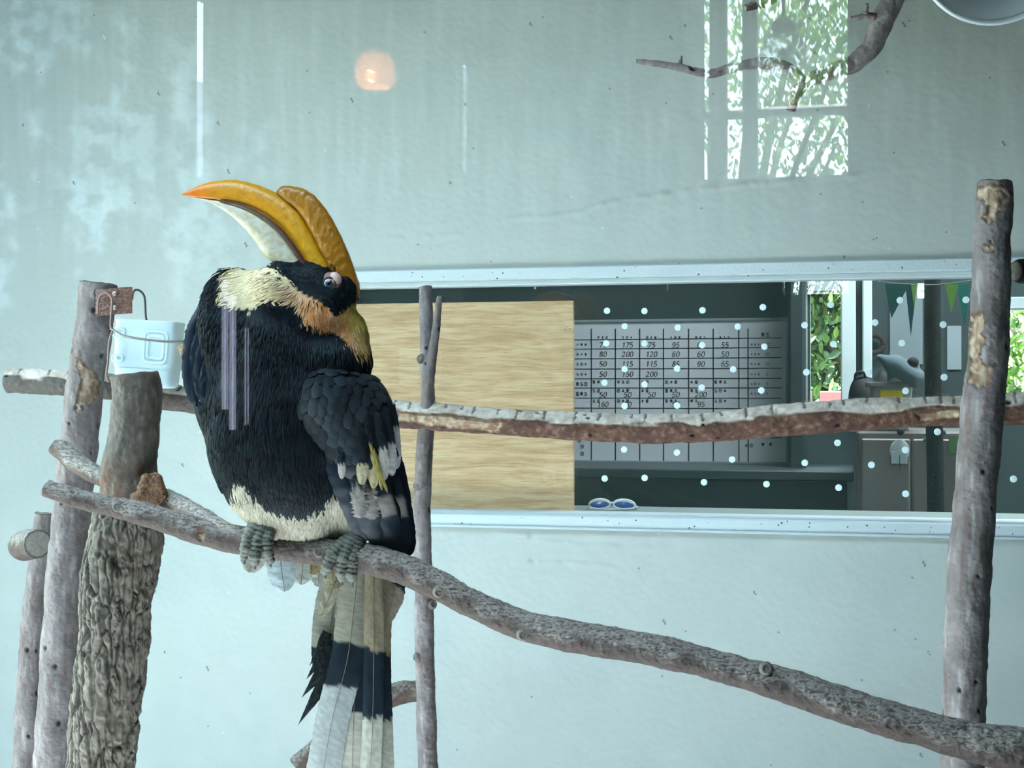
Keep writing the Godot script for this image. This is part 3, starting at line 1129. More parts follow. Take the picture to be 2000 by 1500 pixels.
func counter_things() -> void:
	var z := -0.75
	# grey cabinet, lower right
	var a := W(1673, 842, z)
	var b := W(1945, 842, z)
	var cab := thing("cabinet", Vector3((a.x + b.x) / 2, 0, z), "brown grey cabinet behind the right end of the window", "cabinet")
	var mb := MB.new()
	mb.box(Vector3(a.x, 0.0, z - 0.45), Vector3(b.x, a.y, z), 0.006)
	put_at("carcass", mb, mat(Color(0.42, 0.40, 0.38), 0.6), cab)
	var mid := W(1780, 900, z).x
	for s in [[a.x + 0.012, mid - 0.003], [mid + 0.003, b.x - 0.012]]:
		mb = MB.new()
		mb.box(Vector3(s[0], 0.12, z - 0.005), Vector3(s[1], a.y - 0.02, z + 0.014), 0.004)
		put_at("door", mb, mat(Color(0.45, 0.43, 0.41), 0.55), cab)
	# stickers on the cabinet doors
	var st := thing("balloon_sticker", W(1757, 905, z + 0.015), "white balloon shaped sticker with dark cap on cabinet door", "sticker")
	mb = MB.new()
	var c := W(1757, 880, z + 0.016)
	mb.ball(c, Vector3(0.026, 0.03, 0.003), Basis(), 28, 12, lin("b9c4c6"))
	mb.box(c + Vector3(-0.001, -0.05, 0), c + Vector3(0.001, -0.012, 0.004), 0.0, Transform3D(), lin("3a4040"))
	mb.box(c + Vector3(-0.022, -0.036, -0.001), c + Vector3(0.02, -0.002, 0.003), 0.001, Transform3D(), lin("b2bcbe"))
	put_at("balloon", mb, mat(Color.WHITE, 0.5, {"vc": 1}), st)
	mb = MB.new()
	mb.ball(W(1759, 843, z + 0.018), Vector3(0.010, 0.010, 0.004), Basis(), 20, 10)
	put_at("cap", mb, mat(Color(0.08, 0.1, 0.12), 0.5), st)
	var fish := thing("fish_sticker", W(1822, 860, z + 0.015), "blue and green fish shaped sticker on the cabinet", "sticker")
	mb = MB.new()
	mb.ball(W(1813, 858, z + 0.016), Vector3(0.014, 0.007, 0.003), Basis(Vector3.BACK, 0.25), 20, 10)
	put_at("body", mb, mat(Color(0.15, 0.42, 0.55), 0.5), fish)
	mb = MB.new()
	mb.ball(W(1838, 845, z + 0.016), Vector3(0.013, 0.009, 0.003), Basis(), 20, 10)
	put_at("tail", mb, mat(Color(0.1, 0.4, 0.3), 0.5), fish)
	mb = MB.new()
	var g := W(1862, 868, z + 0.015)
	mb.box(g + Vector3(-0.012, -0.024, 0), g + Vector3(0.013, 0.024, 0.002), 0.0005)
	var card := put("note_card", mb.mesh(false), mat(Color(0.35, 0.5, 0.3), 0.7))
	tag(card, "small green card stuck on the right cabinet door", "card")
	# things on the cabinet
	var top := a.y
	var tb := thing("plastic_tub", Vector3(W(1740, 800, z - 0.1).x, top, z - 0.1), "pale plastic tub with yellow label on the cabinet", "tub")
	mb = MB.new()
	round_box(mb, Vector3(0, 0.066, 0), Vector3(0.058, 0.066, 0.06), 0.02, Transform3D(), Color.WHITE, 0.85)
	round_box(mb, Vector3(0, 0.128, 0), Vector3(0.070, 0.007, 0.066), 0.02, Transform3D())
	put("body", mb.mesh(false), mat(Color(0.55, 0.55, 0.54), 0.5), tb)
	mb = MB.new()
	mb.box(Vector3(-0.030, 0.088, 0.045), Vector3(0.030, 0.112, 0.0615), 0.001)
	put("yellow_label", mb.mesh(false), mat(Color(0.85, 0.75, 0.12), 0.5), tb)
	var bag := thing("black_bag", Vector3(W(1700, 800, z - 0.28).x, top, z - 0.28), "dark slumped bag at the back of the cabinet top", "bag")
	var raw := PackedVector3Array()
	var bm := nets([["e", Vector3(0, 40, 0), Vector3(62, 42, 40)], ["e", Vector3(-25, 62, 0), Vector3(34, 30, 30)], ["e", Vector3(35, 70, 5), Vector3(26, 30, 24)]], Vector3(-75, -10, -50), Vector3(75, 110, 50), 6.0, 18.0, func(w: Vector3) -> Vector3: return Vector3(w.x, w.y * 1.7, w.z) * 0.001, func(_w: Vector3) -> Color: return Color.WHITE, raw)
	put("bag_body", bm.mesh(false), mat(Color(0.05, 0.06, 0.06), 0.7), bag)
	mb = MB.new()
	bar(mb, [Vector3(-0.045, 0.14, 0.01), Vector3(-0.04, 0.162, 0.02), Vector3(-0.02, 0.164, 0.02), Vector3(-0.012, 0.14, 0.01)], 0.004, 0.004)
	put("handle", mb.mesh(false), mat(Color(0.06, 0.07, 0.07), 0.7), bag)
	var toy := thing("plush_toy", W(1756, 724, z - 0.02), "grey soft plush toy lying tilted on the pale tub", "toy")
	raw = PackedVector3Array()
	var tm := nets([["c", Vector3(-42, 30, 0), Vector3(-8, 12, 0), 7.0, 21.0], ["c", Vector3(-8, 12, 0), Vector3(34, -16, 0), 21.0, 22.0], ["c", Vector3(-12, 0, 4), Vector3(-24, -22, 6), 9.0, 4.0], ["e", Vector3(30, 14, -8), Vector3(14, 16, 12)]], Vector3(-60, -50, -34), Vector3(66, 50, 34), 4.0, 10.0, func(w: Vector3) -> Vector3: return w * 0.00125, func(_w: Vector3) -> Color: return Color.WHITE, raw)
	put("toy_body", tm.mesh(false), mat(Color(0.34, 0.40, 0.42), 0.9), toy)
	mb = MB.new()
	mb.ball(Vector3(0.036, 0.022, 0.008), Vector3(0.016, 0.015, 0.012), Basis(), 16, 10)
	put("dark_head", mb.mesh(false), mat(Color(0.05, 0.06, 0.07), 0.8), toy)
	var post := thing("dark_post", Vector3(W(1824, 700, z + 0.1).x, 0, z + 0.1), "dark upright post inside the room right of the bunting", "post")
	mb = MB.new()
	bar(mb, [Vector3(0, 0, 0), Vector3(0.004, 1.2, 0), Vector3(-0.003, 1.7, 0), Vector3(0, TOP - 0.3, 0)], 0.023, 0.021, 20, 8)
	put("shaft", mb.mesh(false), mat(Color(0.07, 0.08, 0.075), 0.85, {"bump": bump_wood, "depth": 0.15, "scale": 3.0}), post)
	# bunting
	var bu := thing("bunting", W(1800, 552, -0.5), "green pennant bunting hanging at the top of the window", "bunting")
	mb = MB.new()
	var cord := []
	for q in [[1715, 556], [1760, 560], [1800, 562], [1840, 561], [1900, 553], [1980, 540]]:
		cord.append(W(q[0], q[1] - 6, -0.5))
	bar(mb, cord, 0.0012, 0.0012)
	put_at("cord", mb, mat(Color(0.4, 0.45, 0.42), 0.8), bu)
	var fl := [[1728, 1776, 1741, 622, "0d4a42"], [1768, 1791, 1779, 656, "0b3d44"], [1779, 1791, 1786, 604, "6d8f3c"], [1846, 1872, 1858, 612, "5f8a38"], [1868, 1895, 1884, 640, "126a62"], [1900, 1935, 1915, 640, "13565f"]]
	for f in fl:
		mb = MB.new()
		var p0 := W(f[0], 555, -0.5)
		var p1 := W(f[1], 555, -0.5)
		var p2 := W(f[2], f[3], -0.49)
		var back := Vector3(0, 0, -0.0012)
		mb.tri(p0, p1, p2, Vector3.BACK)
		mb.tri(p0 + back, p1 + back, p2 + back, Vector3.FORWARD)
		mb.quad(p0, p2, p2 + back, p0 + back, Vector3.LEFT)
		mb.quad(p1, p2, p2 + back, p1 + back, Vector3.RIGHT)
		put_at("pennant", mb, mat(Color(f[4]), 0.8), bu)
	# pale poster panels behind
	for q in [[1738, 1802, 560, 712, "wall_poster", "pale grey poster on far wall behind the green bunting", "6c787b"], [1850, 1878, 636, 722, "paper_sheet", "small white sheet hanging right of the dark post", "7d888c"]]:
		mb = MB.new()
		var p0 := W(q[0], q[3], KZ + 0.012)
		var p1 := W(q[1], q[2], KZ + 0.012)
		mb.box(Vector3(p0.x, p0.y, KZ + 0.001), Vector3(p1.x, p1.y, KZ + 0.006), 0.001)
		var o := put(q[4], mb.mesh(false), mat(Color(q[6]), 0.7))
		tag(o, q[5], "poster" if q[4] == "wall_poster" else "paper")
	# lit exit sign
	var ex := thing("exit_sign", W(1800, 566, KZ + 0.2), "small lit green arrow exit sign near the bunting", "sign")
	mb = MB.new()
	mb.box(Vector3(-0.012, -0.026, -0.012), Vector3(0.012, 0.02, 0.0), 0.002)
	put("glowing_face", mb.mesh(false), mat(Color(0.8, 0.95, 0.9), 0.5, {"emit": Color(0.7, 0.95, 0.9), "power": 0.5}), ex)
	mb = MB.new()
	mb.tri(Vector3(-0.009, -0.003, 0.001), Vector3(0.003, 0.007, 0.001), Vector3(0.003, -0.013, 0.001), Vector3.BACK)
	mb.quad(Vector3(0.003, 0.001, 0.001), Vector3(0.009, 0.001, 0.001), Vector3(0.009, -0.007, 0.001), Vector3(0.003, -0.007, 0.001), Vector3.BACK)
	put("green_arrow", mb.mesh(false), mat(Color(0.02, 0.5, 0.35), 0.5), ex)
	var eo := OmniLight3D.new()
	eo.name = "exit_sign_light"
	eo.light_energy = 0.004
	eo.light_color = Color(0.7, 0.95, 0.9)
	eo.omni_range = 6.0
	eo.omni_attenuation = 2.0
	eo.light_size = 0.01
	eo.shadow_enabled = true
	ex.add_child(eo)
	eo.position = Vector3(0, 0, 0.02)
	# straw wreath on the far wall
	var wr := thing("straw_wreath", W(1708, 672, KZ + 0.02), "faint brown straw wreath hung on the far wall", "wreath")
	mb = MB.new()
	var ring := PackedVector3Array()
	var rr := PackedFloat32Array()
	for k in 33:
		ring.append(Vector3(cos(TAU * k / 32) * 0.028, sin(TAU * k / 32) * 0.028, 0.004))
		rr.append(0.009 + 0.0012 * sin(k * 2.6))
	mb.tube(ring, rr, 10, Color.WHITE, false)
	put("ring", mb.mesh(false), mat(Color(0.17, 0.13, 0.11), 0.9), wr)
	# dark work counter below the whiteboard
	var ct := thing("counter", Vector3(W(1350, 915, KZ + 0.4).x, 0, KZ + 0.2), "dark work counter below the whiteboard", "counter")
	mb = MB.new()
	var ca := W(1050, 913, KZ + 0.4)
	var cbb := W(1668, 913, KZ + 0.4)
	mb.box(Vector3(ca.x, ca.y - 0.03, KZ + 0.002), Vector3(cbb.x, ca.y, KZ + 0.4), 0.004)
	put_at("worktop", mb, mat(Color(0.2, 0.24, 0.24), 0.45), ct)
	mb = MB.new()
	mb.box(Vector3(ca.x + 0.02, 0, KZ + 0.002), Vector3(cbb.x - 0.02, ca.y - 0.03, KZ + 0.37), 0.004)
	put_at("front_panel", mb, mat(Color(0.14, 0.19, 0.19), 0.6), ct)

func sunglasses() -> void:
	var t := thing("sunglasses", Vector3(W(1195, 992, -0.11).x, 1.272, -0.11), "white framed sunglasses with blue lenses on the window sill", "sunglasses")
	var s := 0.0011                                             # metres to a pixel there
	var fm := mat(Color(0.88, 0.9, 0.9), 0.35)
	var lm := mat(Color(0.20, 0.33, 0.58), 0.15, {"coat": 0.5})
	for sg in [-1.0, 1.0]:
		var mb := MB.new()
		var rim := PackedVector3Array()
		var rr := PackedFloat32Array()
		var g := PackedVector3Array()
		for k in 33:
			var a := TAU * k / 32
			var up := sin(a)
			var p := Vector3((sg * 27.0 + cos(a) * 23.5) * s, (11.5 + up * (10.5 if up > 0 else 9.0)) * s + cos(a) * sg * -1.2 * s, -absf(cos(a) * 0.5 + 0.5 * sg) * 0.004)
			rim.append(p)
			rr.append(0.0026 + 0.0016 * maxf(up, 0.0))
		mb.tube(rim, rr, 10, Color.WHITE, false)
		put("rim", mb.mesh(false), fm, t)
		mb = MB.new()
		var ce := Vector3(sg * 27.0 * s, 11.5 * s, 0.002)
		for k in 5:
			for q in 33:
				var e := rim[q] - Vector3(ce.x, ce.y, 0)
				g.append(ce + e * (0.02 + 0.24 * k) + Vector3(0, 0, -0.0005 * k))
		mb.grid(g, 33, 5, false, PackedColorArray(), false)
		put("lens", mb.mesh(false), lm, t)
		mb = MB.new()
		bar(mb, [Vector3(sg * 50 * s, 9 * s, -0.002), Vector3(sg * 53 * s, 7 * s, -0.02), Vector3(sg * 46 * s, 4 * s, -0.06), Vector3(sg * 30 * s, 3 * s, -0.09)], 0.0024, 0.002)
		put("temple", mb.mesh(false), fm, t)
	var mb := MB.new()
	bar(mb, [Vector3(-5 * s, 14 * s, 0), Vector3(0, 17 * s, 0.002), Vector3(5 * s, 14 * s, 0)], 0.002, 0.002)
	put("bridge", mb.mesh(false), fm, t)
	mb = MB.new()
	bar(mb, [Vector3(-48 * s, 4 * s, 0.004), Vector3(-10 * s, 2 * s, 0.006), Vector3(48 * s, 5 * s, 0.004)], 0.0021, 0.0021)
	put("lower_bar", mb.mesh(false), fm, t)

# ------------------------------------------------------------------ the visitors' side: it shows only as a reflection in the pane
func leaf_mesh() -> ArrayMesh:
	var mb := MB.new()
	var g := PackedVector3Array()
	for r in 5:
		var t := r / 4.0
		var w := 0.24 * sin(PI * clampf(t * 0.94 + 0.05, 0, 1))
		for q in 3:
			var s := q - 1.0
			g.append(Vector3(s * w, t, absf(s) * 0.06 - 0.2 * t * t))
	mb.grid(g, 3, 5, false)
	return mb.mesh(false)

func tree(called: String, at: Vector3, height: float, spread: float, leaves: int, sd: int, label: String, bright: bool) -> void:
	var t := thing(called, at, label, "tree" if called == "tree" else "shrub")
	rng.seed = sd
	var mb := MB.new()
	bar(mb, [Vector3.ZERO, Vector3(0.05, height * 0.3, 0.02), Vector3(-0.03, height * 0.6, 0), Vector3(0.02, height * 0.9, 0.03)], 0.09 * spread, 0.02, 10, 6)
	put("trunk", mb.mesh(false), mat(Color(0.3, 0.25, 0.2), 0.9), t)
	mb = MB.new()
	var cl := []
	for k in 14:
		var p := Vector3(rng.randf_range(-1, 1) * spread, height * rng.randf_range(0.36, 1.0), rng.randf_range(-0.6, 0.6) * spread)
		cl.append(p)
		bar(mb, [Vector3(0, height * 0.3, 0), Vector3(p.x * 0.4, p.y * 0.75, p.z * 0.4), p], 0.03, 0.006, 6, 4)
	put("bough", mb.mesh(false), mat(Color(0.3, 0.25, 0.2), 0.9), t)
	var mm := MultiMesh.new()
	mm.transform_format = MultiMesh.TRANSFORM_3D
	mm.use_colors = true
	mm.mesh = leaf_mesh()
	mm.instance_count = leaves
	for k in leaves:
		var c: Vector3 = cl[rng.randi() % cl.size()]
		var d := Vector3(rng.randfn(), rng.randfn(), rng.randfn()) * spread * 0.27
		var b := Basis.from_euler(Vector3(rng.randf_range(-1.2, 1.2), rng.randf() * TAU, rng.randf_range(-1, 1))).scaled(Vector3.ONE * rng.randf_range(0.05, 0.10) * (0.5 if bright else 0.75))
		mm.set_instance_transform(k, Transform3D(b, c + d))
		mm.set_instance_color(k, (lin("4f7040") if bright else lin("1c3814")).lerp(lin("a5c25c") if bright else lin("6a8f30"), rng.randf() * rng.randf()))
	var mi := MultiMeshInstance3D.new()
	mi.name = "foliage"
	mi.multimesh = mm
	mi.material_override = mat(Color.WHITE, 0.5, {"vc": 1, "back": Color(0.5, 0.6, 0.2), "two": 1})
	t.add_child(mi)
	tag(mi, "", "", "", "stuff")

func _hit(x: float, y: float, z: float) -> Vector3:            # where the mirrored sight line of a pixel meets the plane z
	var p := W(x, y, 2.0 * PANE_Z - z)
	p.z = z
	return p

func visitors_side() -> void:
	var dark := mat(Color(0.26, 0.27, 0.26), 0.85)
	var vz := 2.0 * PANE_Z - P(1500, 200, 4.6).z
	var a := M(1372, 345, 4.6)
	var b := M(1655, -170, 4.6)
	var x0 := minf(a.x, b.x)
	var x1 := maxf(a.x, b.x)
	var mb := MB.new()
	# openings from left to right: [x0, x1, y0, y1]; the slim ones are slots between boards
	var op := []
	for q in [[381, 391, 345, 0], [429, 441, 800, 545], [444, 456, 840, 575], [474, 481, 830, 640], [902, 908, 340, 125]]:
		op.append([_hit(q[0], q[2], vz).x, _hit(q[1], q[3], vz).x, _hit(q[0], q[2], vz).y, _hit(q[1], q[3], vz).y])
	op.append([x0, x1, a.y, b.y])
	var from := -3.6
	for q in op:
		slab(mb, from, q[0], 0, TOP, vz, vz + 0.015)
		slab(mb, q[0], q[1], 0, q[2], vz, vz + 0.015)
		slab(mb, q[0], q[1], q[3], TOP, vz, vz + 0.015)
		from = q[1]
	slab(mb, from, 4.2, 0, TOP, vz, vz + 0.015)
	struct("wall_visitors", mb, dark, "dark wall behind the visitors with a garden opening")
	mb = MB.new()
	slab(mb, -3.7, -3.6, 0, TOP, PANE_Z + 0.1, vz + 0.12)
	slab(mb, 4.2, 4.3, 0, TOP, PANE_Z + 0.1, vz + 0.12)
	slab(mb, -3.7, XL - 0.15, 0, TOP, PANE_Z, PANE_Z + 0.1)
	slab(mb, XR + 0.15, 4.3, 0, TOP, PANE_Z, PANE_Z + 0.1)
	struct("wall_visitors_side", mb, dark, "side walls of the visitors' passage")
	mb = MB.new()
	slab(mb, -3.7, 4.3, -0.2, 0, PANE_Z + 0.06, vz + 0.12)
	struct("floor_visitors", mb, dark, "floor of the visitors' passage")
	mb = MB.new()
	slab(mb, -3.7, 4.3, TOP, TOP + 0.1, PANE_Z + 0.06, vz + 0.12)
	struct("ceiling_visitors", mb, dark, "ceiling of the visitors' passage")
	mb = MB.new()
	slab(mb, -60, 60, -0.4, -0.21, -60, 60)
	struct("ground", mb, mat(Color(0.4, 0.42, 0.33), 0.95), "ground outside the building")
	# uprights and rail in the opening
	var gr := mat(Color(0.42, 0.45, 0.46), 0.6)
	for q in [[1395, 17], [1460, 15]]:
		mb = MB.new()
		var c := M(q[0], 100, 4.5)
		mb.box(Vector3(c.x - q[1] * 0.00165, a.y, vz - 0.03), Vector3(c.x + q[1] * 0.00165, b.y, vz + 0.03), 0.004)
		struct("trim_2", mb, gr, "grey upright in the garden opening behind the visitors")
	mb = MB.new()
	var rl := M(1500, 217, 4.6).y
	mb.box(Vector3(x0, rl - 0.014, vz), Vector3(x1, rl + 0.014, vz + 0.05), 0.004)
	struct("trim_3", mb, gr, "rail across the garden opening behind the visitors")
	mb = MB.new()
	slab(mb, -7.0, -0.8, -0.21, 3.4, vz + 3.0, vz + 3.15)  # wall added behind the slots so their reflections turn pale violet
	struct("wall_garden_added", mb, mat(Color(0.76, 0.70, 0.80), 0.85), "pale lilac wall added outside to tint the slot reflections")
	var tx := M(1520, 150, 7.0)
	tree("tree", Vector3(tx.x - 0.2, -0.21, vz + 1.6), 4.7, 1.0, 13000, 101, "leafy tree close outside the visitors' garden opening", true)
	tree("tree", Vector3(tx.x + 1.0, -0.21, vz + 2.8), 5.8, 1.5, 15000, 102, "second taller leafy tree beyond the garden opening", true)
	pendant(M(1530, 98, 3.3), 0.00121, false, "unlit glass bell pendant lamp hanging before the garden opening")
	pendant(M(731, 134, 4.2), 0.00135, true, "lit warm bell pendant lamp hanging in the visitors' passage")

func pendant(at: Vector3, s: float, lit: bool, label: String) -> void:     # at: middle of the shade, s: metres to a pixel
	var t := thing("pendant_lamp", at, label, "lamp")
	var mb := MB.new()
	mb.box(Vector3(-0.004, 60 * s, -0.004), Vector3(0.004, TOP - at.y, 0.004), 0.001)
	put("cable", mb.mesh(false), mat(Color(0.1, 0.12, 0.11), 0.7), t)
	mb = MB.new()
	mb.lathe([[0, 38 * s], [22 * s, 38 * s], [23 * s, 52 * s], [16 * s, 60 * s], [4 * s, 66 * s], [0, 66 * s]], Transform3D(), 28)
	put("lamp_cap", mb.mesh(false), mat(Color(0.14, 0.17, 0.16), 0.5), t)
	mb = MB.new()
	mb.lathe([[24 * s, 40 * s], [36 * s, 26 * s], [44 * s, 6 * s], [47 * s, -18 * s], [44 * s, -34 * s], [34 * s, -40 * s], [34 * s, -38 * s], [42 * s, -32 * s], [45 * s, -18 * s], [42 * s, 6 * s], [34 * s, 25 * s], [23 * s, 38 * s]], Transform3D(), 36)
	put("glass_shade", mb.mesh(false), glass(0.14 if not lit else 0.4, Color(0.92, 0.92, 0.98) if not lit else Color(0.95, 0.85, 0.75)), t)
	mb = MB.new()
	mb.ball(Vector3((-11 if lit else 0) * s, (-14 if lit else -5) * s, 0), Vector3(13, 10, 13) * s, Basis(), 20, 12)
	put("bulb", mb.mesh(false), mat(Color(0.9, 0.85, 0.8), 0.3, {"emit": Color(1.0, 0.72, 0.42), "power": 7.0}) if lit else mat(Color(0.8, 0.8, 0.8), 0.3), t)
	if lit:
		var l := OmniLight3D.new()
		l.name = "pendant_lamp_light"
		l.light_energy = 0.05
		l.light_color = Color(1.0, 0.75, 0.5)
		l.omni_range = 12.0
		l.omni_attenuation = 2.0
		l.light_size = 0.015
		l.shadow_enabled = true
		t.add_child(l)
		l.position = Vector3(-11 * s, -14 * s, 0)

# ------------------------------------------------------------------ posts, rails and branches
func ext(px: Array, x: float, y: float, r: float) -> Array:          # carry a post down to the floor
	var q: Array = px[-1]
	var out := px.duplicate()
	for k in 6:
		var f := (k + 1) / 6.0
		out.append([lerpf(q[0], x, f), lerpf(q[1], y, f), q[2], lerpf(q[3], r, f)])
	return out

func floor_y(d: float) -> float:
	return 769.0 + 1.55 / d * F

func dd(px: Array, d0: float, d1: float) -> Array:                     # [x, y, r] points with depth running from d0 to d1 by x
	var x0: float = px[0][0]
	var x1: float = px[-1][0]
	var out := []
	for q in px:
		out.append([q[0], q[1], lerpf(d0, d1, (q[0] - x0) / (x1 - x0)), q[2]])
	return out

func dy(px: Array, d: float) -> Array:
	var out := []
	for q in px:
		out.append([q[0], q[1], d, q[2]])
	return out

func timber() -> void:
	var skin := mat(Color.WHITE, 0.75, {"vc": 1, "bump": bump_wood, "depth": 0.12, "scale": 4.0})
	var low := 0.62
	# upright posts
	var posts := [
		["wooden_post", [[193, 555, 36], [185, 620, 36], [177, 680, 36], [165, 760, 35], [157, 840, 36], [151, 893, 36], [145, 956, 36], [131, 1092, 37], [122, 1228, 38], [113, 1364, 39], [105, 1500, 40]], 2.62, [40, 41], "tall smooth grey post at left with rusty plate near its top", 1,
			[[Vector2(145, 691), Vector2(158, 700), Vector2(170, 716), Vector2(185, 722), Vector2(188, 735), Vector2(195, 745), Vector2(193, 770), Vector2(178, 785), Vector2(165, 788), Vector2(160, 800), Vector2(146, 808), Vector2(144, 795), Vector2(150, 770), Vector2(155, 740), Vector2(148, 710)]]],
		["wooden_post", [[87, 1004, 19], [78, 1092, 21], [65, 1228, 24], [57, 1364, 25], [50, 1500, 26]], 2.90, [-5, 28], "short slim grey post at the far left edge", 2, []],
		["wooden_post", [[1943, 357, 34], [1941, 410, 35], [1938, 480, 36], [1931, 673, 38], [1920, 789, 40], [1910, 905, 40], [1901, 1021, 40], [1896, 1067, 41], [1889, 1200, 42], [1883, 1333, 41], [1880, 1500, 41]], 2.3, [1850, 44], "thick grey post at right with patches of peeled bark", 3,
			[[Vector2(1894, 608), Vector2(1918, 602), Vector2(1927, 623), Vector2(1921, 673), Vector2(1914, 697), Vector2(1920, 712), Vector2(1945, 712), Vector2(1937, 739), Vector2(1918, 755), Vector2(1906, 758), Vector2(1898, 747), Vector2(1887, 747), Vector2(1892, 697), Vector2(1890, 658)],
			[Vector2(1905, 361), Vector2(1957, 359), Vector2(1980, 382), Vector2(1957, 408), Vector2(1945, 425), Vector2(1932, 440), Vector2(1915, 425), Vector2(1928, 400), Vector2(1905, 382)], [Vector2(1918, 478), Vector2(1946, 474), Vector2(1940, 496), Vector2(1925, 494)]]],
	]
	for q in posts:
		var px := ext(dy(q[1], q[2]), q[3][0], floor_y(q[2]), q[3][1])
		var base := P(px[-1][0], px[-1][1], q[2])
		var t := thing(q[0], base, q[4], "post")
		put_at("shaft", limb(px, POST, q[5], {"holes": 46, "tint": Color(0.9, 0.89, 0.89) if q[5] == 3 else Color(0.72, 0.70, 0.70), "hole_reach": 0.8, "peel": q[6], "coarse_below": low, "cols": 72, "step": 0.0028}), skin, t)
		var r := P(px[0][0], px[0][1] - 1.0, q[2])
	# slim forked post
	var fp := ext(dy([[831, 562, 13], [833, 640, 13], [834, 720, 13], [836, 800, 14], [831, 880, 15], [825, 960, 17], [824, 1020, 17], [825, 1080, 17], [828, 1133, 18], [829, 1233, 19], [831, 1333, 19], [836, 1500, 20]], 2.68), 880, floor_y(2.68), 22)
	for k in 5:
		fp[k][2] = 2.745 - k * 0.012
	var t := thing("forked_post", P(fp[-1][0], fp[-1][1], 2.68), "slim grey post right of the bird, forked round the rail", "post")
	put_at("stem", limb(fp, POST, 4, {"tint": Color(0.86, 0.86, 0.88), "holes": 14, "hole_reach": 0.7, "coarse_below": low, "cols": 48, "step": 0.0028}), skin, t)
	put_at("prong", limb([[858, 580, 2.60, 5], [852, 640, 2.60, 8], [841, 720, 2.60, 10], [833, 800, 2.605, 12], [826, 870, 2.63, 13], [823, 930, 2.665, 12], [823, 975, 2.685, 9]], POST, 5, {"tint": Color(0.62, 0.6, 0.6), "cols": 36, "step": 0.0028, "holes": 3}), skin, t)
	for q in [[812, 948, -1], [823, 1075, 0.2], [812, 1283, -1], [846, 1180, 1], [820, 700, -0.6]]:
		put_at("knot", knot_mb(P(q[0], q[1], 2.68 - 0.012), Vector3(q[2], 0.25, 0.9), 0.006), skin, t)
	# crooked arm held by the slim post
	t = thing("crooked_branch", P(818, 1352, 2.70), "short pale crooked branch behind the tail, against the slim post", "branch")
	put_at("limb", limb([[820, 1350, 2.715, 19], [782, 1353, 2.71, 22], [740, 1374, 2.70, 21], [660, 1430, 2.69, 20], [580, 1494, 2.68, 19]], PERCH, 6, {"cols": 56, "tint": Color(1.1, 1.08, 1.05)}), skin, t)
	# the long rail
	t = thing("rail_branch", P(1000, 852, 2.74), "long horizontal rail branch with weathered top paled by painted light behind the bird", "branch")
	var rail := dd([[18, 743, 24], [75, 745, 25], [130, 748, 25], [210, 755, 25], [330, 775, 26], [390, 784, 25], [560, 797, 26], [700, 805, 26], [775, 808, 27], [900, 818, 26], [1000, 826, 26], [1120, 832, 28], [1210, 836, 28], [1300, 837, 29], [1400, 834, 29], [1500, 823, 31], [1600, 815, 32], [1700, 809, 31], [1780, 805, 29], [1870, 803, 29], [1960, 800, 32], [2100, 795, 33]], 2.74, 2.42)
	put_at("limb", limb(rail, RAIL, 7, {"tint": Color(0.96, 0.94, 0.92), "cols": 84, "step": 0.0026, "holes": 34, "worn_lit": -0.16, "peel": [[Vector2(770, 799), Vector2(830, 806), Vector2(900, 814), Vector2(940, 818), Vector2(975, 815), Vector2(985, 830), Vector2(970, 845), Vector2(930, 843), Vector2(880, 838), Vector2(830, 832), Vector2(770, 822)],
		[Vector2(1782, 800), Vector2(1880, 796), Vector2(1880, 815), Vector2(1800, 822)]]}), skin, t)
	# thick stump trunk: bare wood above, cracked bark below
	var tr := [[263, 732, 47], [266, 760, 48], [267, 787, 48], [262, 840, 49], [255, 893, 52], [251, 925, 53], [253, 960, 56], [250, 1010, 58]]
	t = thing("bark_trunk", P(150, floor_y(2.36), 2.36), "thick trunk with deeply cracked bark and bare brown top", "trunk")
	put_at("bare_wood", limb(dy(tr, 2.36), BARE, 8, {"cols": 84, "step": 0.0026, "tint": Color(0.72, 0.68, 0.66)}), skin, t)
	var bk := ext(dy([[252, 992, 60], [250, 1010, 67], [246, 1050, 70], [239, 1092, 71], [226, 1160, 71], [224, 1228, 68], [216, 1319, 67], [205, 1409, 67], [197, 1500, 64]], 2.36), 150, floor_y(2.36), 66)
	put_at("bark", limb(bk, BARK, 9, {"cols": 190, "step": 0.0022, "tint": Color(0.74, 0.73, 0.72), "coarse_below": low}), skin, t)
	var raw := PackedVector3Array()
	var bur := nets([["e", Vector3(300, -958, 40), Vector3(22, 34, 16)], ["c", Vector3(285, -930, 52), Vector3(270, -975, 56), 7.0, 9.0], ["c", Vector3(306, -935, 38), Vector3(318, -965, 20), 8.0, 10.0], ["c", Vector3(262, -972, 56), Vector3(300, -984, 48), 9.0, 9.0]], Vector3(235, -1005, 0), Vector3(345, -905, 80), 2.6, 10.0,
		func(w: Vector3) -> Vector3: return P(w.x + 3.5 * nz.get_noise_3dv(w * 0.09), -w.y + 3.5 * nz.get_noise_3dv(w * 0.09 + Vector3.ONE * 50.0), 2.36 - w.z * 2.36 / F), func(w: Vector3) -> Color: return lin("452e20").lerp(lin("8a6344"), clampf(0.5 + nz.get_noise_3dv(w * 0.16) * 1.3, 0, 1)), raw)
	put_at("burr", bur, skin, t)
	# the big slanting perch, forked at its left end round the trunk
	t = thing("perch_branch", P(640, 1108, BIRD_D), "long slanting perch branch that the bird grips, forked at left", "branch")
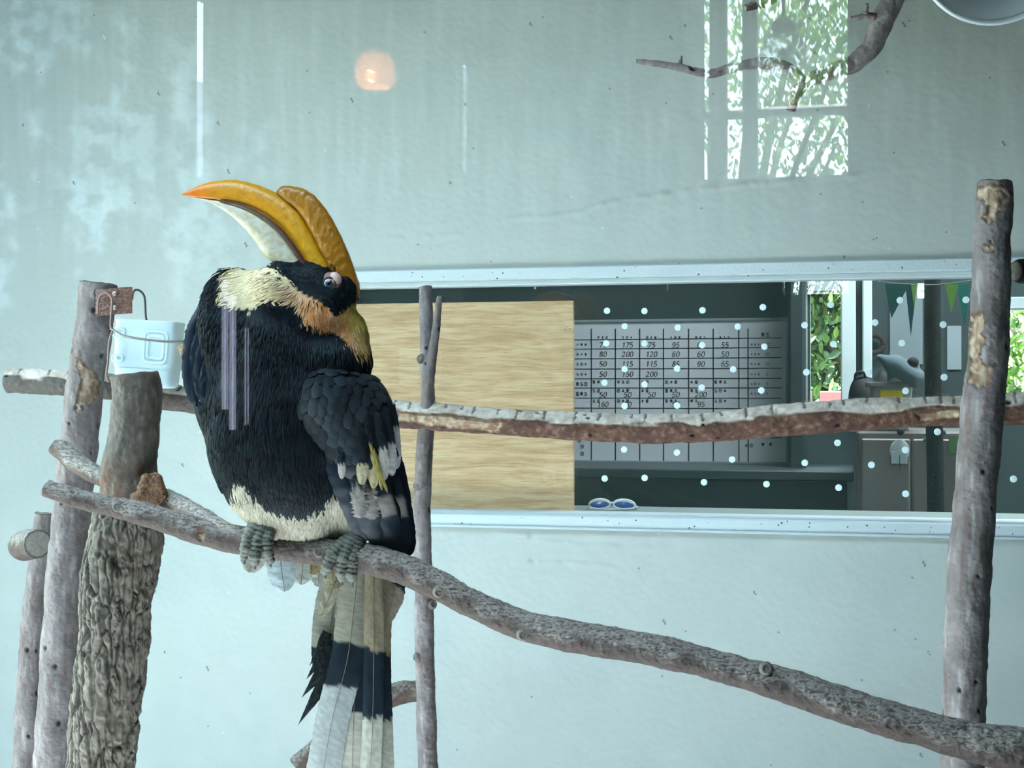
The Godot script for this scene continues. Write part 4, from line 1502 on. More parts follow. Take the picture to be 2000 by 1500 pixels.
	var pe := dd([[92, 954, 16], [110, 960, 17], [160, 976, 19], [227, 991, 20], [317, 1015, 24], [408, 1043, 26], [470, 1056, 28], [540, 1066, 28], [620, 1076, 29], [700, 1088, 30], [780, 1109, 30], [843, 1137, 29], [897, 1166, 28], [963, 1198, 28], [1030, 1224, 30], [1130, 1245, 31], [1230, 1262, 31], [1330, 1281, 31], [1400, 1300, 29], [1500, 1328, 32], [1600, 1360, 34], [1700, 1393, 35], [1800, 1423, 35], [1900, 1449, 38], [2000, 1465, 42], [2160, 1480, 44]], 2.27, 2.05)
	for q in pe:
		q[2] = 2.2 + (2.2 - 1.92) * (600.0 - q[0]) / 1500.0 if q[0] > 600 else 2.2 + 0.012 * (600.0 - q[0]) / 100.0
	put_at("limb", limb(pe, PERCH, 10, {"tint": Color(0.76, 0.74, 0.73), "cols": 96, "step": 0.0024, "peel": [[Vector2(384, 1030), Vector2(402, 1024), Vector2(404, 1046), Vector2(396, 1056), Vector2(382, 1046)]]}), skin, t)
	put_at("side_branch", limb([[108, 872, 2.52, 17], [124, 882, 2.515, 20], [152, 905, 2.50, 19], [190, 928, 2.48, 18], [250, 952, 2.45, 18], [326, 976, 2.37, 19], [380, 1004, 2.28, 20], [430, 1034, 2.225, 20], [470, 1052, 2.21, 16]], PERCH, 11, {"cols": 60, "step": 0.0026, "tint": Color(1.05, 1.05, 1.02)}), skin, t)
	for q in [[230, 990, 0.05], [1022, 1240, -0.1], [1497, 1306, 0.2], [624, 1078, 0.1], [858, 1157, -0.2]]:
		var d: float = 2.2 + (2.2 - 1.92) * (600.0 - q[0]) / 1500.0 if q[0] > 600 else 2.2 + 0.012 * (600.0 - q[0]) / 100.0
		var rr := 20.0 if q[0] < 300 else 29.0
		put_at("knot", knot_mb(P(q[0], q[1], d - rr * d / F * 0.98), cb * Vector3(0, q[2], 1.0), 0.0062), skin, t)
	# sawn log end at the far left
	t = thing("log", P(60, 1064, 2.74), "short sawn log with its cut end facing forward, far left", "log")
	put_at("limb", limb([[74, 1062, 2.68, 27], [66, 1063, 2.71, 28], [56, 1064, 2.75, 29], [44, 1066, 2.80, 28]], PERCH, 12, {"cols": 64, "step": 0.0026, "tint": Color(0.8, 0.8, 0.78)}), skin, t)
	# stub log at the right edge
	t = thing("log", P(2020, 528, 2.33), "dark round log end at the right frame edge, against the thick post", "log")
	put_at("limb", limb([[1986, 529, 2.33, 21], [1992, 529, 2.332, 23], [2020, 528, 2.34, 24], [2120, 520, 2.36, 25]], BARE, 13, {"cols": 56, "tint": Color(0.3, 0.36, 0.36)}), skin, t)
	# branch hanging in the upper right
	t = thing("hanging_branch", P(1600, 150, 2.45), "crooked bare branch hanging down at the upper right", "branch")
	put_at("limb", limb(dy([[1760, -40, 20], [1745, 0, 20], [1728, 30, 22], [1716, 60, 22], [1702, 92, 19], [1681, 112, 18], [1660, 128, 17], [1617, 142, 15], [1580, 158, 14], [1562, 172, 13], [1552, 192, 11], [1545, 214, 9]], 2.45), POST, 14, {"cols": 48, "step": 0.0026, "holes": 10}), skin, t)
	put_at("side_branch", limb(dy([[1566, 160, 13], [1548, 142, 12], [1524, 128, 12], [1490, 124, 11], [1456, 127, 10], [1420, 136, 9], [1388, 144, 8.5], [1356, 139, 8], [1328, 132, 7.5], [1290, 125, 6], [1245, 120, 4]], 2.45), POST, 15, {"cols": 36, "step": 0.0026, "holes": 4}), skin, t)
	put_at("twig", limb(dy([[1706, 34, 9], [1688, 31, 7], [1676, 34, 6], [1663, 35, 4]], 2.44), POST, 16, {"cols": 24}), skin, t)
	put_at("twig", limb(dy([[1690, 24, 6], [1692, 16, 5], [1693, 10, 3]], 2.43), POST, 17, {"cols": 20}), skin, t)
	put_at("bud", limb(dy([[1327, 132, 5], [1329, 122, 4.5], [1331, 112, 2.5]], 2.45), POST, 18, {"cols": 20}), skin, t)
	t = thing("branch_stub", P(1500, 4, 2.5), "dark branch stub poking in at the top edge", "branch")
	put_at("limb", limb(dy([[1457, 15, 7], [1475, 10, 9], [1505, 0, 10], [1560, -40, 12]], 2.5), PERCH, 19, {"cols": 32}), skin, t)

# ------------------------------------------------------------------ hung and fixed small things
func hanging() -> void:
	var rust := mat(Color.WHITE, 0.75, {"vc": 1, "bump": bump_fine, "depth": 0.25, "scale": 14.0})
	var wm := mat(Color(0.46, 0.42, 0.40), 0.5, {"metal": 0.5})
	# rusty plate
	var d := 2.575
	var t := thing("metal_plate", P(222, 612, d), "rusty brown metal plate bolted to the top of the left post", "plate")
	var mb := MB.new()
	var g := PackedVector3Array()
	var cc := PackedColorArray()
	var n := 26
	for side in 2:
		for r in n:
			for q in n:
				var u := q / float(n - 1)
				var v := r / float(n - 1)
				var x := lerpf(186, 258.5, u)
				var y := lerpf(lerpf(565, 560.5, u), lerpf(617, 612, u), v)
				g.append(P(x, y, d - 0.004 * side))
				var k := nz.get_noise_2d(x * 0.18, y * 0.18)
				var k2 := nf.get_noise_2d(x * 3.0, y * 3.0)
				cc.append(lin("5b3a2e").lerp(lin("8a5c48"), clampf(0.5 + k * 1.4, 0, 1)).lerp(lin("a58f8c"), clampf(k2 * 1.3 + (0.4 - u), 0, 0.6)))
		if side == 0:
			mb.grid(g, n, n, false, cc, false)
		else:
			mb.grid(g, n, n, false, cc, true)
		g = PackedVector3Array()
		cc = PackedColorArray()
	var cs := [P(186, 565, d), P(258.5, 560.5, d), P(258.5, 612, d), P(186, 617, d)]
	var fr := cb * Vector3(0, 0, 0.004)
	for k in 4:
		var p: Vector3 = cs[k]
		var q: Vector3 = cs[(k + 1) % 4]
		mb.quad(p, q, q + fr, p + fr, (p + q) * 0.5 - (cs[0] + cs[2]) * 0.5, lin("6d4a3c"))
	put_at("sheet", mb, rust, t)
	for q in [[225, 573], [225, 601]]:
		mb = MB.new()
		mb.lathe([[0.0048, 0], [0.0048, 0.002], [0.0036, 0.0042], [0, 0.005]], Transform3D(cb * Basis(Vector3.RIGHT, PI / 2), P(q[0], q[1], d - 0.004)), 14)
		put_at("bolt", mb, mat(Color(0.62, 0.6, 0.57), 0.4, {"metal": 0.6}), t)
	# wire holder with its hoop
	t = thing("wire_holder", P(216, 740, 2.56), "thin wire holder with hoop hooked over the rusty plate", "wire")
	mb = MB.new()
	wire_mb(mb, [[191, 613, 2.566], [192, 589, 2.564], [197, 576, 2.562], [207, 572, 2.56], [216, 579, 2.56], [219, 592, 2.558], [216, 635, 2.555], [220, 644, 2.555], [213, 669, 2.558], [211, 707, 2.56], [208, 731, 2.562], [213, 747, 2.565]], 0.0021)
	put_at("hook", mb, mat(Color(0.56, 0.46, 0.44), 0.55, {"metal": 0.3}), t)
	mb = MB.new()
	wire_mb(mb, [[258, 585, 2.578], [260, 571, 2.59], [267, 566, 2.60], [277, 571, 2.61], [283, 584, 2.615], [285, 619, 2.615], [290, 634, 2.615]], 0.002)
	put_at("hook", mb, wm, t)
	mb = MB.new()
	wire_mb(mb, [[216, 642, 2.556], [224, 646, 2.548], [240, 655, 2.535], [267, 661, 2.522], [315, 666.5, 2.515], [350, 667, 2.518], [380, 664, 2.53], [395, 659, 2.56], [380, 651, 2.62], [357, 648, 2.66]], 0.0021)
	put_at("hoop", mb, wm, t)
	# white plastic container in the hoop
	t = thing("plastic_container", P(290, 755, 2.61), "white translucent plastic container hung in the wire hoop", "container")
	var pm := mat(Color(0.90, 0.95, 0.96), 0.35, {"back": Color(0.75, 0.8, 0.8), "spec": 0.5})
	var c := P(291, 690, 2.615)
	var s := 2.615 / F
	var xf := Transform3D(cb * Basis(Vector3.BACK, -0.06), c)
	mb = MB.new()
	var cols := 56
	g = PackedVector3Array()
	# outer wall, rolled lip, inner wall and floor
	var prof := [[0.05, -66, 0], [0.80, -66, 0], [0.9, -62, 0], [0.93, -52, 0], [0.95, -30, 0], [0.985, -29, 0], [0.99, 0, 0], [1.0, 58, 0], [1.02, 60, 0], [1.02, 63, 0], [0.985, 63, 0], [0.965, 58, 0], [0.95, 0, 0], [0.92, -28, 0], [0.87, -58, 0], [0.05, -60, 0]]
	for pr in prof:
		for q in cols:
			var a := -TAU * q / cols
			var e := Vector2(signf(cos(a)) * pow(absf(cos(a)), 0.3), signf(sin(a)) * pow(absf(sin(a)), 0.3))
			g.append(xf * Vector3(e.x * 60.0 * pr[0] * s, pr[1] * s, e.y * 46.0 * pr[0] * s))
	mb.grid(g, cols, prof.size(), true)
	put_at("body", mb, pm, t)
	# embossed panels
	for fr2 in [[24, 12, 22, 30], [24, 12, 15, 22], [-48, 36, 11, 8], [-48, -14, 10, 6]]:
		mb = MB.new()
		var rp := PackedVector3Array()
		var rr := PackedFloat32Array()
		for k in 41:
			var a := TAU * k / 40
			var e := Vector2(signf(cos(a)) * pow(absf(cos(a)), 0.4), signf(sin(a)) * pow(absf(sin(a)), 0.4))
			rp.append(xf * Vector3((fr2[0] + e.x * fr2[2]) * s, (fr2[1] + e.y * fr2[3]) * s, 45.6 * s * (1.0 - 0.0)))
			rr.append(0.0023)
		mb.tube(rp, rr, 8, Color.WHITE, false)
		put_at("embossed_ring", mb, pm, t)
	# wood block tied to the hoop
	t = thing("wood_block", P(366, 700, 2.56), "small pale wood block tied to the hoop beside the bird", "block")
	mb = MB.new()
	mb.box(Vector3(-0.013, -0.014, -0.012), Vector3(0.034, 0.014, 0.012), 0.002, Transform3D(cb * Basis(Vector3.BACK, 0.35) * Basis(Vector3.UP, -0.3), P(368, 684, 2.56)))
	put_at("block", mb, mat(Color(0.66, 0.56, 0.44), 0.8, {"bump": bump_wood, "depth": 0.4, "scale": 12.0}), t)
	mb = MB.new()
	wire_mb(mb, [[355, 688, 2.547], [366, 672, 2.543], [378, 664, 2.54], [372, 656, 2.55], [362, 662, 2.56], [370, 678, 2.545]], 0.0009)
	put_at("tie_wire", mb, wm, t)
	# white lamp reflector, top right corner
	t = thing("lamp_reflector", P(1952, -120, 2.2), "grey white round metal lamp reflector at the top right corner", "lamp")
	s = 2.2 / F
	var lt := Transform3D(cb * Basis(Vector3.RIGHT, -1.2), P(1952, -120, 2.2))
	mb = MB.new()
	mb.lathe([[0, 62 * s], [60 * s, 60 * s], [120 * s, 36 * s], [150 * s, 6 * s], [153 * s, 0], [156 * s, 2 * s], [153 * s, 8 * s], [122 * s, 40 * s], [60 * s, 65 * s], [0, 67 * s]], lt, 64)
	put_at("shade", mb, mat(Color(0.9, 0.92, 0.92), 0.35), t)
	mb = MB.new()
	var rim := PackedVector3Array()
	var rim_r := PackedFloat32Array()
	for k in 65:
		rim.append(lt * Vector3(cos(TAU * k / 64) * 161 * s, -1.5 * s, sin(TAU * k / 64) * 161 * s))
		rim_r.append(5.0 * s)
	mb.tube(rim, rim_r, 12, Color.WHITE, false)
	put_at("rim", mb, mat(Color(0.9, 0.92, 0.92), 0.35), t)
	mb = MB.new()
	bar(mb, [P(1952, -170, 2.25), P(1952, -260, 2.28), P(1955, -480, 2.28)], 0.012, 0.008, 12)
	put_at("stem", mb, mat(Color(0.3, 0.32, 0.32), 0.5), t)

# ------------------------------------------------------------------ the hornbill
const BLACK := "070b0f"
func bird() -> void:
	var root := thing("hornbill", P(600, 1066, BIRD_D), "black hornbill with yellow casqued bill and cream neck on perch", "bird")
	root.basis = cb
	bird_inv = root.transform.affine_inverse()
	body(root)
	bill(root)
	eye(root)
	feet(root)
	wings(root)
	tail(root)

var neck_poly := PackedVector2Array([Vector2(437, 534), Vector2(463, 526), Vector2(495, 516), Vector2(520, 520), Vector2(540, 530), Vector2(560, 545), Vector2(583, 570), Vector2(621, 587), Vector2(640, 601), Vector2(655, 612), Vector2(672, 608), Vector2(690, 595), Vector2(702, 578), Vector2(730, 600), Vector2(730, 660), Vector2(713, 696), Vector2(690, 678), Vector2(660, 654), Vector2(620, 640), Vector2(593, 632), Vector2(585, 608), Vector2(572, 592), Vector2(548, 584), Vector2(520, 588), Vector2(500, 601), Vector2(475, 603), Vector2(447, 598), Vector2(434, 584)])
var belly_poly := PackedVector2Array([Vector2(430, 1010), Vector2(440, 975), Vector2(452, 965), Vector2(462, 925), Vector2(480, 955), Vector2(520, 990), Vector2(560, 1006), Vector2(590, 1010), Vector2(625, 995), Vector2(645, 970), Vector2(658, 945), Vector2(690, 1000), Vector2(715, 1050), Vector2(730, 1110), Vector2(430, 1110)])

func plume_color(w: Vector3, jitter: float) -> Color:
	var p := Vector2(w.x, -w.y)
	var j := Vector2(nz.get_noise_2d(p.x * 0.22, p.y * 0.22), nz.get_noise_2d(p.y * 0.22 + 60.0, p.x * 0.22)) * (5.0 + jitter * 5.0)
	p += j
	if w.z > -70.0 and Geometry2D.is_point_in_polygon(p, neck_poly):
		var cream := lin("c9b48e")
		var orange := lin("b87844")
		var yellow := lin("a5881f")
		var k := smoothstep(520.0, 640.0, p.x + (p.y - 560.0) * 0.35)
		var c := cream.lerp(orange, k)
		c = c.lerp(yellow, smoothstep(645.0, 700.0, p.x - (p.y - 610.0) * 0.5))
		c = c.lerp(lin("7d5a33"), smoothstep(640.0, 690.0, p.y) * 0.55)
		return c.lerp(lin("f0e6cf"), clampf(nz.get_noise_2d(p.x * 0.5, p.y * 0.12) * 0.6, 0, 0.3))
	if w.z > -200.0 and Geometry2D.is_point_in_polygon(p, belly_poly):
		return lin("a89e8c").lerp(lin("8c8270"), clampf(0.4 + nz.get_noise_2d(p.x * 0.1, p.y * 0.04), 0, 1))
	return lin(BLACK).lerp(lin("101d23"), clampf(0.35 + nz.get_noise_2d(p.x * 0.03, p.y * 0.03), 0, 1))  # teal sheen of the black plumage put into its colour

func body(root: Node3D) -> void:
	var pr := [
		["e", Vector3(556, -825, -5), Vector3(156, 215, 122)],
		["e", Vector3(590, -700, -15), Vector3(135, 120, 100)],
		["e", Vector3(455, -645, -10), Vector3(72, 118, 80)],
		["e", Vector3(425, -740, -30), Vector3(50, 110, 60)],
		["e", Vector3(575, -945, -10), Vector3(118, 92, 95)],
		["e", Vector3(525, -690, 45), Vector3(74, 105, 55)],
		["e", Vector3(650, -705, 40), Vector3(72, 58, 52)],
		["c", Vector3(462, -578, 5), Vector3(545, -570, 42), 44.0, 46.0],
		["c", Vector3(545, -570, 42), Vector3(620, -605, 45), 46.0, 48.0],
		["c", Vector3(620, -605, 45), Vector3(662, -645, 15), 48.0, 50.0],
		["c", Vector3(555, -530, 34), Vector3(605, -545, 34), 24.0, 36.0],
		["c", Vector3(605, -545, 34), Vector3(660, -565, 32), 36.0, 42.0],
		["c", Vector3(500, -960, 20), Vector3(520, -1035, 18), 46.0, 18.0],
		["c", Vector3(670, -960, 20), Vector3(695, -1045, 16), 48.0, 20.0],
		["e", Vector3(600, -1020, -20), Vector3(80, 50, 60)],
	]
	var raw := PackedVector3Array()
	var conv := func(w: Vector3) -> Vector3: return BP(w.x, -w.y, w.z)
	var mb := nets(pr, Vector3(350, -1085, -160), Vector3(745, -490, 150), 5.0, 26.0, conv, func(w: Vector3) -> Color: return plume_color(w, 0.0), raw)
	put("body", mb.mesh(), mat(Color.WHITE, 0.6, {"vc": 1, "spec": 0.2}), root)
	# small contour feathers over the body, laid along the flow
	plumage(root, mb, raw, 34000)

func feather_card() -> ArrayMesh:
	var mb := MB.new()
	var g := PackedVector3Array()
	for r in 6:
		var t := r / 5.0
		var w := 0.5 * (1.0 - pow(absf(t * 1.7 - 0.75), 2.4) * 0.85) if t < 1.0 else 0.02
		w = clampf(w, 0.02, 0.5)
		for q in 3:
			var s := q - 1.0
			g.append(Vector3(s * w, t, -absf(s) * 0.05 + 0.10 * sin(PI * t)))
	mb.grid(g, 3, 6, false)
	return mb.mesh(false)

func plumage(root: Node3D, mb: MB, raw: PackedVector3Array, count: int) -> void:
	rng.seed = 404
	var at := []
	var cs := []
	var total := mb.v.size()
	for k in count:
		var i := rng.randi() % total
		var w := raw[i]
		var p := Vector2(w.x, -w.y)
		if w.z < -60.0 or (w.z > 0.0 and p.distance_to(Vector2(646, 553)) < 25.0):
			continue
		var n := mb.n[i]
		var col := plume_color(w + Vector3(rng.randf_range(-2, 2), rng.randf_range(-2, 2), 0), 1.0)
		var dark := col.get_luminance() < 0.1
		var flow := Vector3(0, -1, 0)
		var ln := rng.randf_range(20, 38)
		var wd := rng.randf_range(2.5, 4.5)
		var lift := rng.randf_range(0.01, 0.05)
		if Geometry2D.is_point_in_polygon(p, neck_poly):
			flow = Vector3(-1, -0.35, 0).lerp(Vector3(0.25, -1, 0), smoothstep(540.0, 640.0, p.x))
			ln = rng.randf_range(12, 22)
			wd = rng.randf_range(1.6, 3)
			lift = rng.randf_range(0.02, 0.1)
		elif p.y < 615.0 and p.x > 515.0 and p.y > 480.0:
			flow = Vector3(0.7, -0.7, 0.1)
			ln = rng.randf_range(8, 15)
			wd = rng.randf_range(2.5, 4.5)
		elif p.y < 720.0:
			flow = Vector3(-0.15 if p.x < 480.0 else 0.1, -1, 0.0)
			ln = rng.randf_range(14, 28)
			wd = rng.randf_range(1.8, 3.6)
			lift = rng.randf_range(0.02, 0.12)
		elif p.y > 930.0:
			ln = rng.randf_range(14, 24)
			wd = rng.randf_range(2.5, 5)
		flow += Vector3(rng.randfn() * 0.16, rng.randfn() * 0.1, rng.randfn() * 0.05)
		var tn := (flow - n * flow.dot(n)).normalized()
		tn = (tn + n * lift).normalized()
		var sd := tn.cross(n).normalized()
		var nn := sd.cross(tn)
		var s := BIRD_D / F
		at.append(Transform3D(Basis(sd * wd * s, tn * ln * s, nn * ln * s * 0.8), mb.v[i] - n * 0.0008))
		cs.append(col * rng.randf_range(0.8, 1.25) if not dark else col * rng.randf_range(0.75, 1.35))
	var mm := MultiMesh.new()
	mm.transform_format = MultiMesh.TRANSFORM_3D
	mm.use_colors = true
	mm.mesh = feather_card()
	mm.instance_count = at.size()
	for k in at.size():
		mm.set_instance_transform(k, at[k])
		mm.set_instance_color(k, cs[k])
	var mi := MultiMeshInstance3D.new()
	mi.name = "contour_plumage"
	mi.multimesh = mm
	mi.material_override = mat(Color.WHITE, 0.55, {"vc": 1, "spec": 0.25, "two": 1})
	root.add_child(mi)
	tag(mi, "", "", "", "stuff")

# solid between an upper and a lower edge, both lists of Vector2 pixels, with half widths
func loft(top: Array, bot: Array, hw: Array, zc: float, ex: float, tint: Callable, rough := 0.0, groove := 0.0) -> MB:
	var rows := 90
	var cols := 40
	var g := PackedVector3Array()
	var cc := PackedColorArray()
	for r in rows:
		var t := r / float(rows - 1)
		var a: Vector2 = cat(top, t)
		var b: Vector2 = cat(bot, t)
		var w: float = maxf(cat(hw, t), 0.3)
		var mid := (a + b) * 0.5
		var ha := (a - b) * 0.5
		for q in cols:
			var an := TAU * q / cols
			var c := signf(cos(an)) * pow(absf(cos(an)), ex)
			var s := signf(sin(an)) * pow(absf(sin(an)), ex)
			if groove > 0.0 and c > 0.0:
				c -= groove * c * (1.0 - pow(absf(s), 2.0)) * smoothstep(0.0, 0.15, t) * (1.0 - smoothstep(0.6, 1.0, t))
			var p := mid + ha * c
			var z := zc + w * s
			var nn := nz.get_noise_3d(p.x * 0.07, p.y * 0.07, z * 0.07)
			var n2 := nz.get_noise_3d(p.x * 0.3, p.y * 0.3, z * 0.3)
			var e := 1.0 + rough * (nn * 0.06 + n2 * 0.02)
			g.append(BP(mid.x + ha.x * c * e, mid.y + ha.y * c * e, zc + w * s * e))
			cc.append(tint.call(t, c, nn, n2))
	var mb := MB.new()
	# cols run from top (c = 1) towards the viewer; rows run tip to base
	mb.grid(g, cols, rows, true, cc, false)
	return mb

func bill(root: Node3D) -> void:
	var horn := mat(Color.WHITE, 0.42, {"vc": 1, "spec": 0.45, "coat": 0.1, "bump": bump_fine, "depth": 0.05, "scale": 9.0})
	var zc := 32.0
	var top := [Vector2(355, 379), Vector2(385, 364), Vector2(420, 354), Vector2(462, 352), Vector2(505, 362), Vector2(545, 380), Vector2(580, 405), Vector2(605, 445), Vector2(627, 485), Vector2(643, 515), Vector2(648, 536)]
	var gape := [Vector2(355, 381), Vector2(390, 387), Vector2(432, 393), Vector2(474, 402), Vector2(515, 422), Vector2(545, 446), Vector2(570, 477), Vector2(588, 505), Vector2(602, 530), Vector2(618, 542), Vector2(636, 545)]
	var amber := lin("d99a12")
	put("upper_bill", loft(top, gape, [1, 8, 13, 17, 21, 24, 27, 29, 30, 30, 26], zc, 0.85, func(t: float, c: float, nn: float, n2: float) -> Color:
		var k := lin("dd6a18").lerp(lin("cb870d"), smoothstep(0.02, 0.25, t))
		k = k.lerp(lin("d0960d"), smoothstep(0.35, 0.9, t) * 0.9)
		k = k.lerp(lin("b07a10"), clampf(nn * 1.2 + 0.1, 0, 0.5))
		k = k.lerp(lin("7d4a10"), clampf(n2 * 1.4 - 0.45, 0, 0.5))
		return k.lerp(lin("a85a18"), smoothstep(-0.75, -1.0, c) * 0.6), 0.5).mesh(), horn, root)
	put("casque", loft([Vector2(539, 374), Vector2(552, 361), Vector2(572, 360), Vector2(596, 364), Vector2(622, 382), Vector2(645, 411), Vector2(665, 446), Vector2(683, 488), Vector2(696, 530), Vector2(703, 568), Vector2(702, 590)],
		[Vector2(541, 380), Vector2(558, 394), Vector2(576, 408), Vector2(590, 426), Vector2(604, 452), Vector2(618, 480), Vector2(634, 512), Vector2(648, 538), Vector2(663, 560), Vector2(678, 582), Vector2(692, 590)],
		[14, 28, 33, 36, 38, 39, 38, 35, 29, 21, 8], zc, 0.62, func(t: float, c: float, nn: float, n2: float) -> Color:
		var k := lin("98640c").lerp(lin("a66d0e"), t)
		k = k.lerp(lin("8d5a10"), clampf(nn * 1.3 + 0.15, 0, 0.6))
		k = k.lerp(lin("bd6a18"), smoothstep(0.4, 0.95, c) * smoothstep(0.2, 0.5, t) * 0.8)
		k = k.lerp(lin("6d4410"), (1.0 - smoothstep(0.05, 0.22, t)) * clampf(0.35 + n2 * 1.4, 0, 0.8))
		return k, 1.0, 0.22).mesh(), horn, root)
	put("lower_bill", loft([Vector2(372, 383), Vector2(400, 388), Vector2(445, 395), Vector2(495, 412), Vector2(538, 441), Vector2(568, 476), Vector2(588, 506), Vector2(606, 534)], [Vector2(374, 384.5), Vector2(410, 396), Vector2(448, 419), Vector2(478, 447), Vector2(500, 474), Vector2(518, 502), Vector2(545, 518), Vector2(580, 540)],
		[1, 6, 12, 16, 19, 22, 24, 23], zc, 0.85, func(t: float, c: float, nn: float, n2: float) -> Color:
		var k := lin("c6beac").lerp(lin("b8aa8a"), clampf(nn * 1.5 + 0.3, 0, 1))
		k = k.lerp(lin("8f7430"), clampf(n2 * 1.3 - 0.2, 0, 0.5) * smoothstep(0.2, 0.8, t))
		return k.lerp(lin("a88a3e"), smoothstep(0.6, 0.95, c) * 0.5), 0.4).mesh(), horn, root)
	# dark red edge along the gape
	var mb := MB.new()
	for sg in [-1.0, 1.0]:
		var a := []
		for q in [[430, 393, 10], [474, 402, 14.5], [515, 423, 18.5], [545, 447, 21.5], [570, 478, 24], [588, 506, 25.5], [604, 533, 26]]:
			a.append(BP(q[0], q[1], zc + sg * q[2]))
		bar(mb, a, 0.0012, 0.0042, 10, 8)
	put("gape_edge", mb.mesh(false), mat(Color(0.26, 0.08, 0.05), 0.5), root)

func eye(root: Node3D) -> void:
	var z := 80.0
	var s := BIRD_D / F
	var mb := MB.new()
	mb.ball(BP(648, 553, z - 11), Vector3(19, 22, 11) * s, Basis(Vector3.BACK, 0.4), 28, 14)
	put("eye_skin", mb.mesh(false), mat(Color(0.46, 0.33, 0.29), 0.55), root)
	mb = MB.new()
	mb.ball(BP(655, 545, z - 9), Vector3(12, 14, 11) * s, Basis(Vector3.BACK, 0.5), 28, 14)
	put("upper_eyelid", mb.mesh(false), mat(Color(0.80, 0.66, 0.60), 0.5), root)
	mb = MB.new()
	var ring := PackedVector3Array()
	var rr := PackedFloat32Array()
	for k in 33:
		var a := TAU * k / 32
		ring.append(BP(643 + cos(a) * 11.5, 553.5 - sin(a) * 11.5, z - 0.5))
		rr.append((1.7 + 0.5 * sin(a + 0.6)) * s)
	mb.tube(ring, rr, 10, Color.WHITE, false)
	put("eyelid_rim", mb.mesh(false), mat(Color(0.22, 0.15, 0.14), 0.5), root)
	for q in [["eyeball", 11.0, -5.0, 8.0, Color(0.74, 0.74, 0.74)], ["iris", 7.4, 1.6, 2.4, Color(0.22, 0.26, 0.32)], ["pupil", 4.4, 3.0, 1.8, Color(0.01, 0.01, 0.012)]]:
		mb = MB.new()
		mb.ball(BP(642.5, 553.5, z + q[2]), Vector3(q[1], q[1], q[3]) * s, Basis(), 28, 12)
		put(q[0], mb.mesh(false), mat(q[4], 0.15, {"coat": 1.0}), root)
	# bristles behind the casque and over the eye
	mb = MB.new()
	rng.seed = 71
	for k in 26:
		var u := k / 25.0
		var p := Vector3(lerpf(646, 700, u), lerpf(508, 582, u) + 2.0, zc_bristle(u))
		var e := Vector3(p.x + rng.randf_range(-4, 10), p.y + rng.randf_range(6, 20), p.z + rng.randf_range(2, 8))
		bar(mb, [BP(p.x, p.y, p.z), BP((p.x + e.x) / 2 + 2, (p.y + e.y) / 2, p.z + 6), BP(e.x, e.y, e.z)], 0.0014, 0.0004, 5, 3)
	for q in [[704, 584, 724, 578], [704, 586, 730, 582], [706, 588, 722, 588]]:
		bar(mb, [BP(q[0], q[1], 30), BP((q[0] + q[2]) / 2.0, q[1] + 1.0, 32), BP(q[2], q[3], 34)], 0.0006, 0.0002, 5, 3)
	put("bristles", mb.mesh(false), mat(Color(0.03, 0.035, 0.04), 0.6), root)

func zc_bristle(u: float) -> float:
	return lerpf(60.0, 48.0, u)

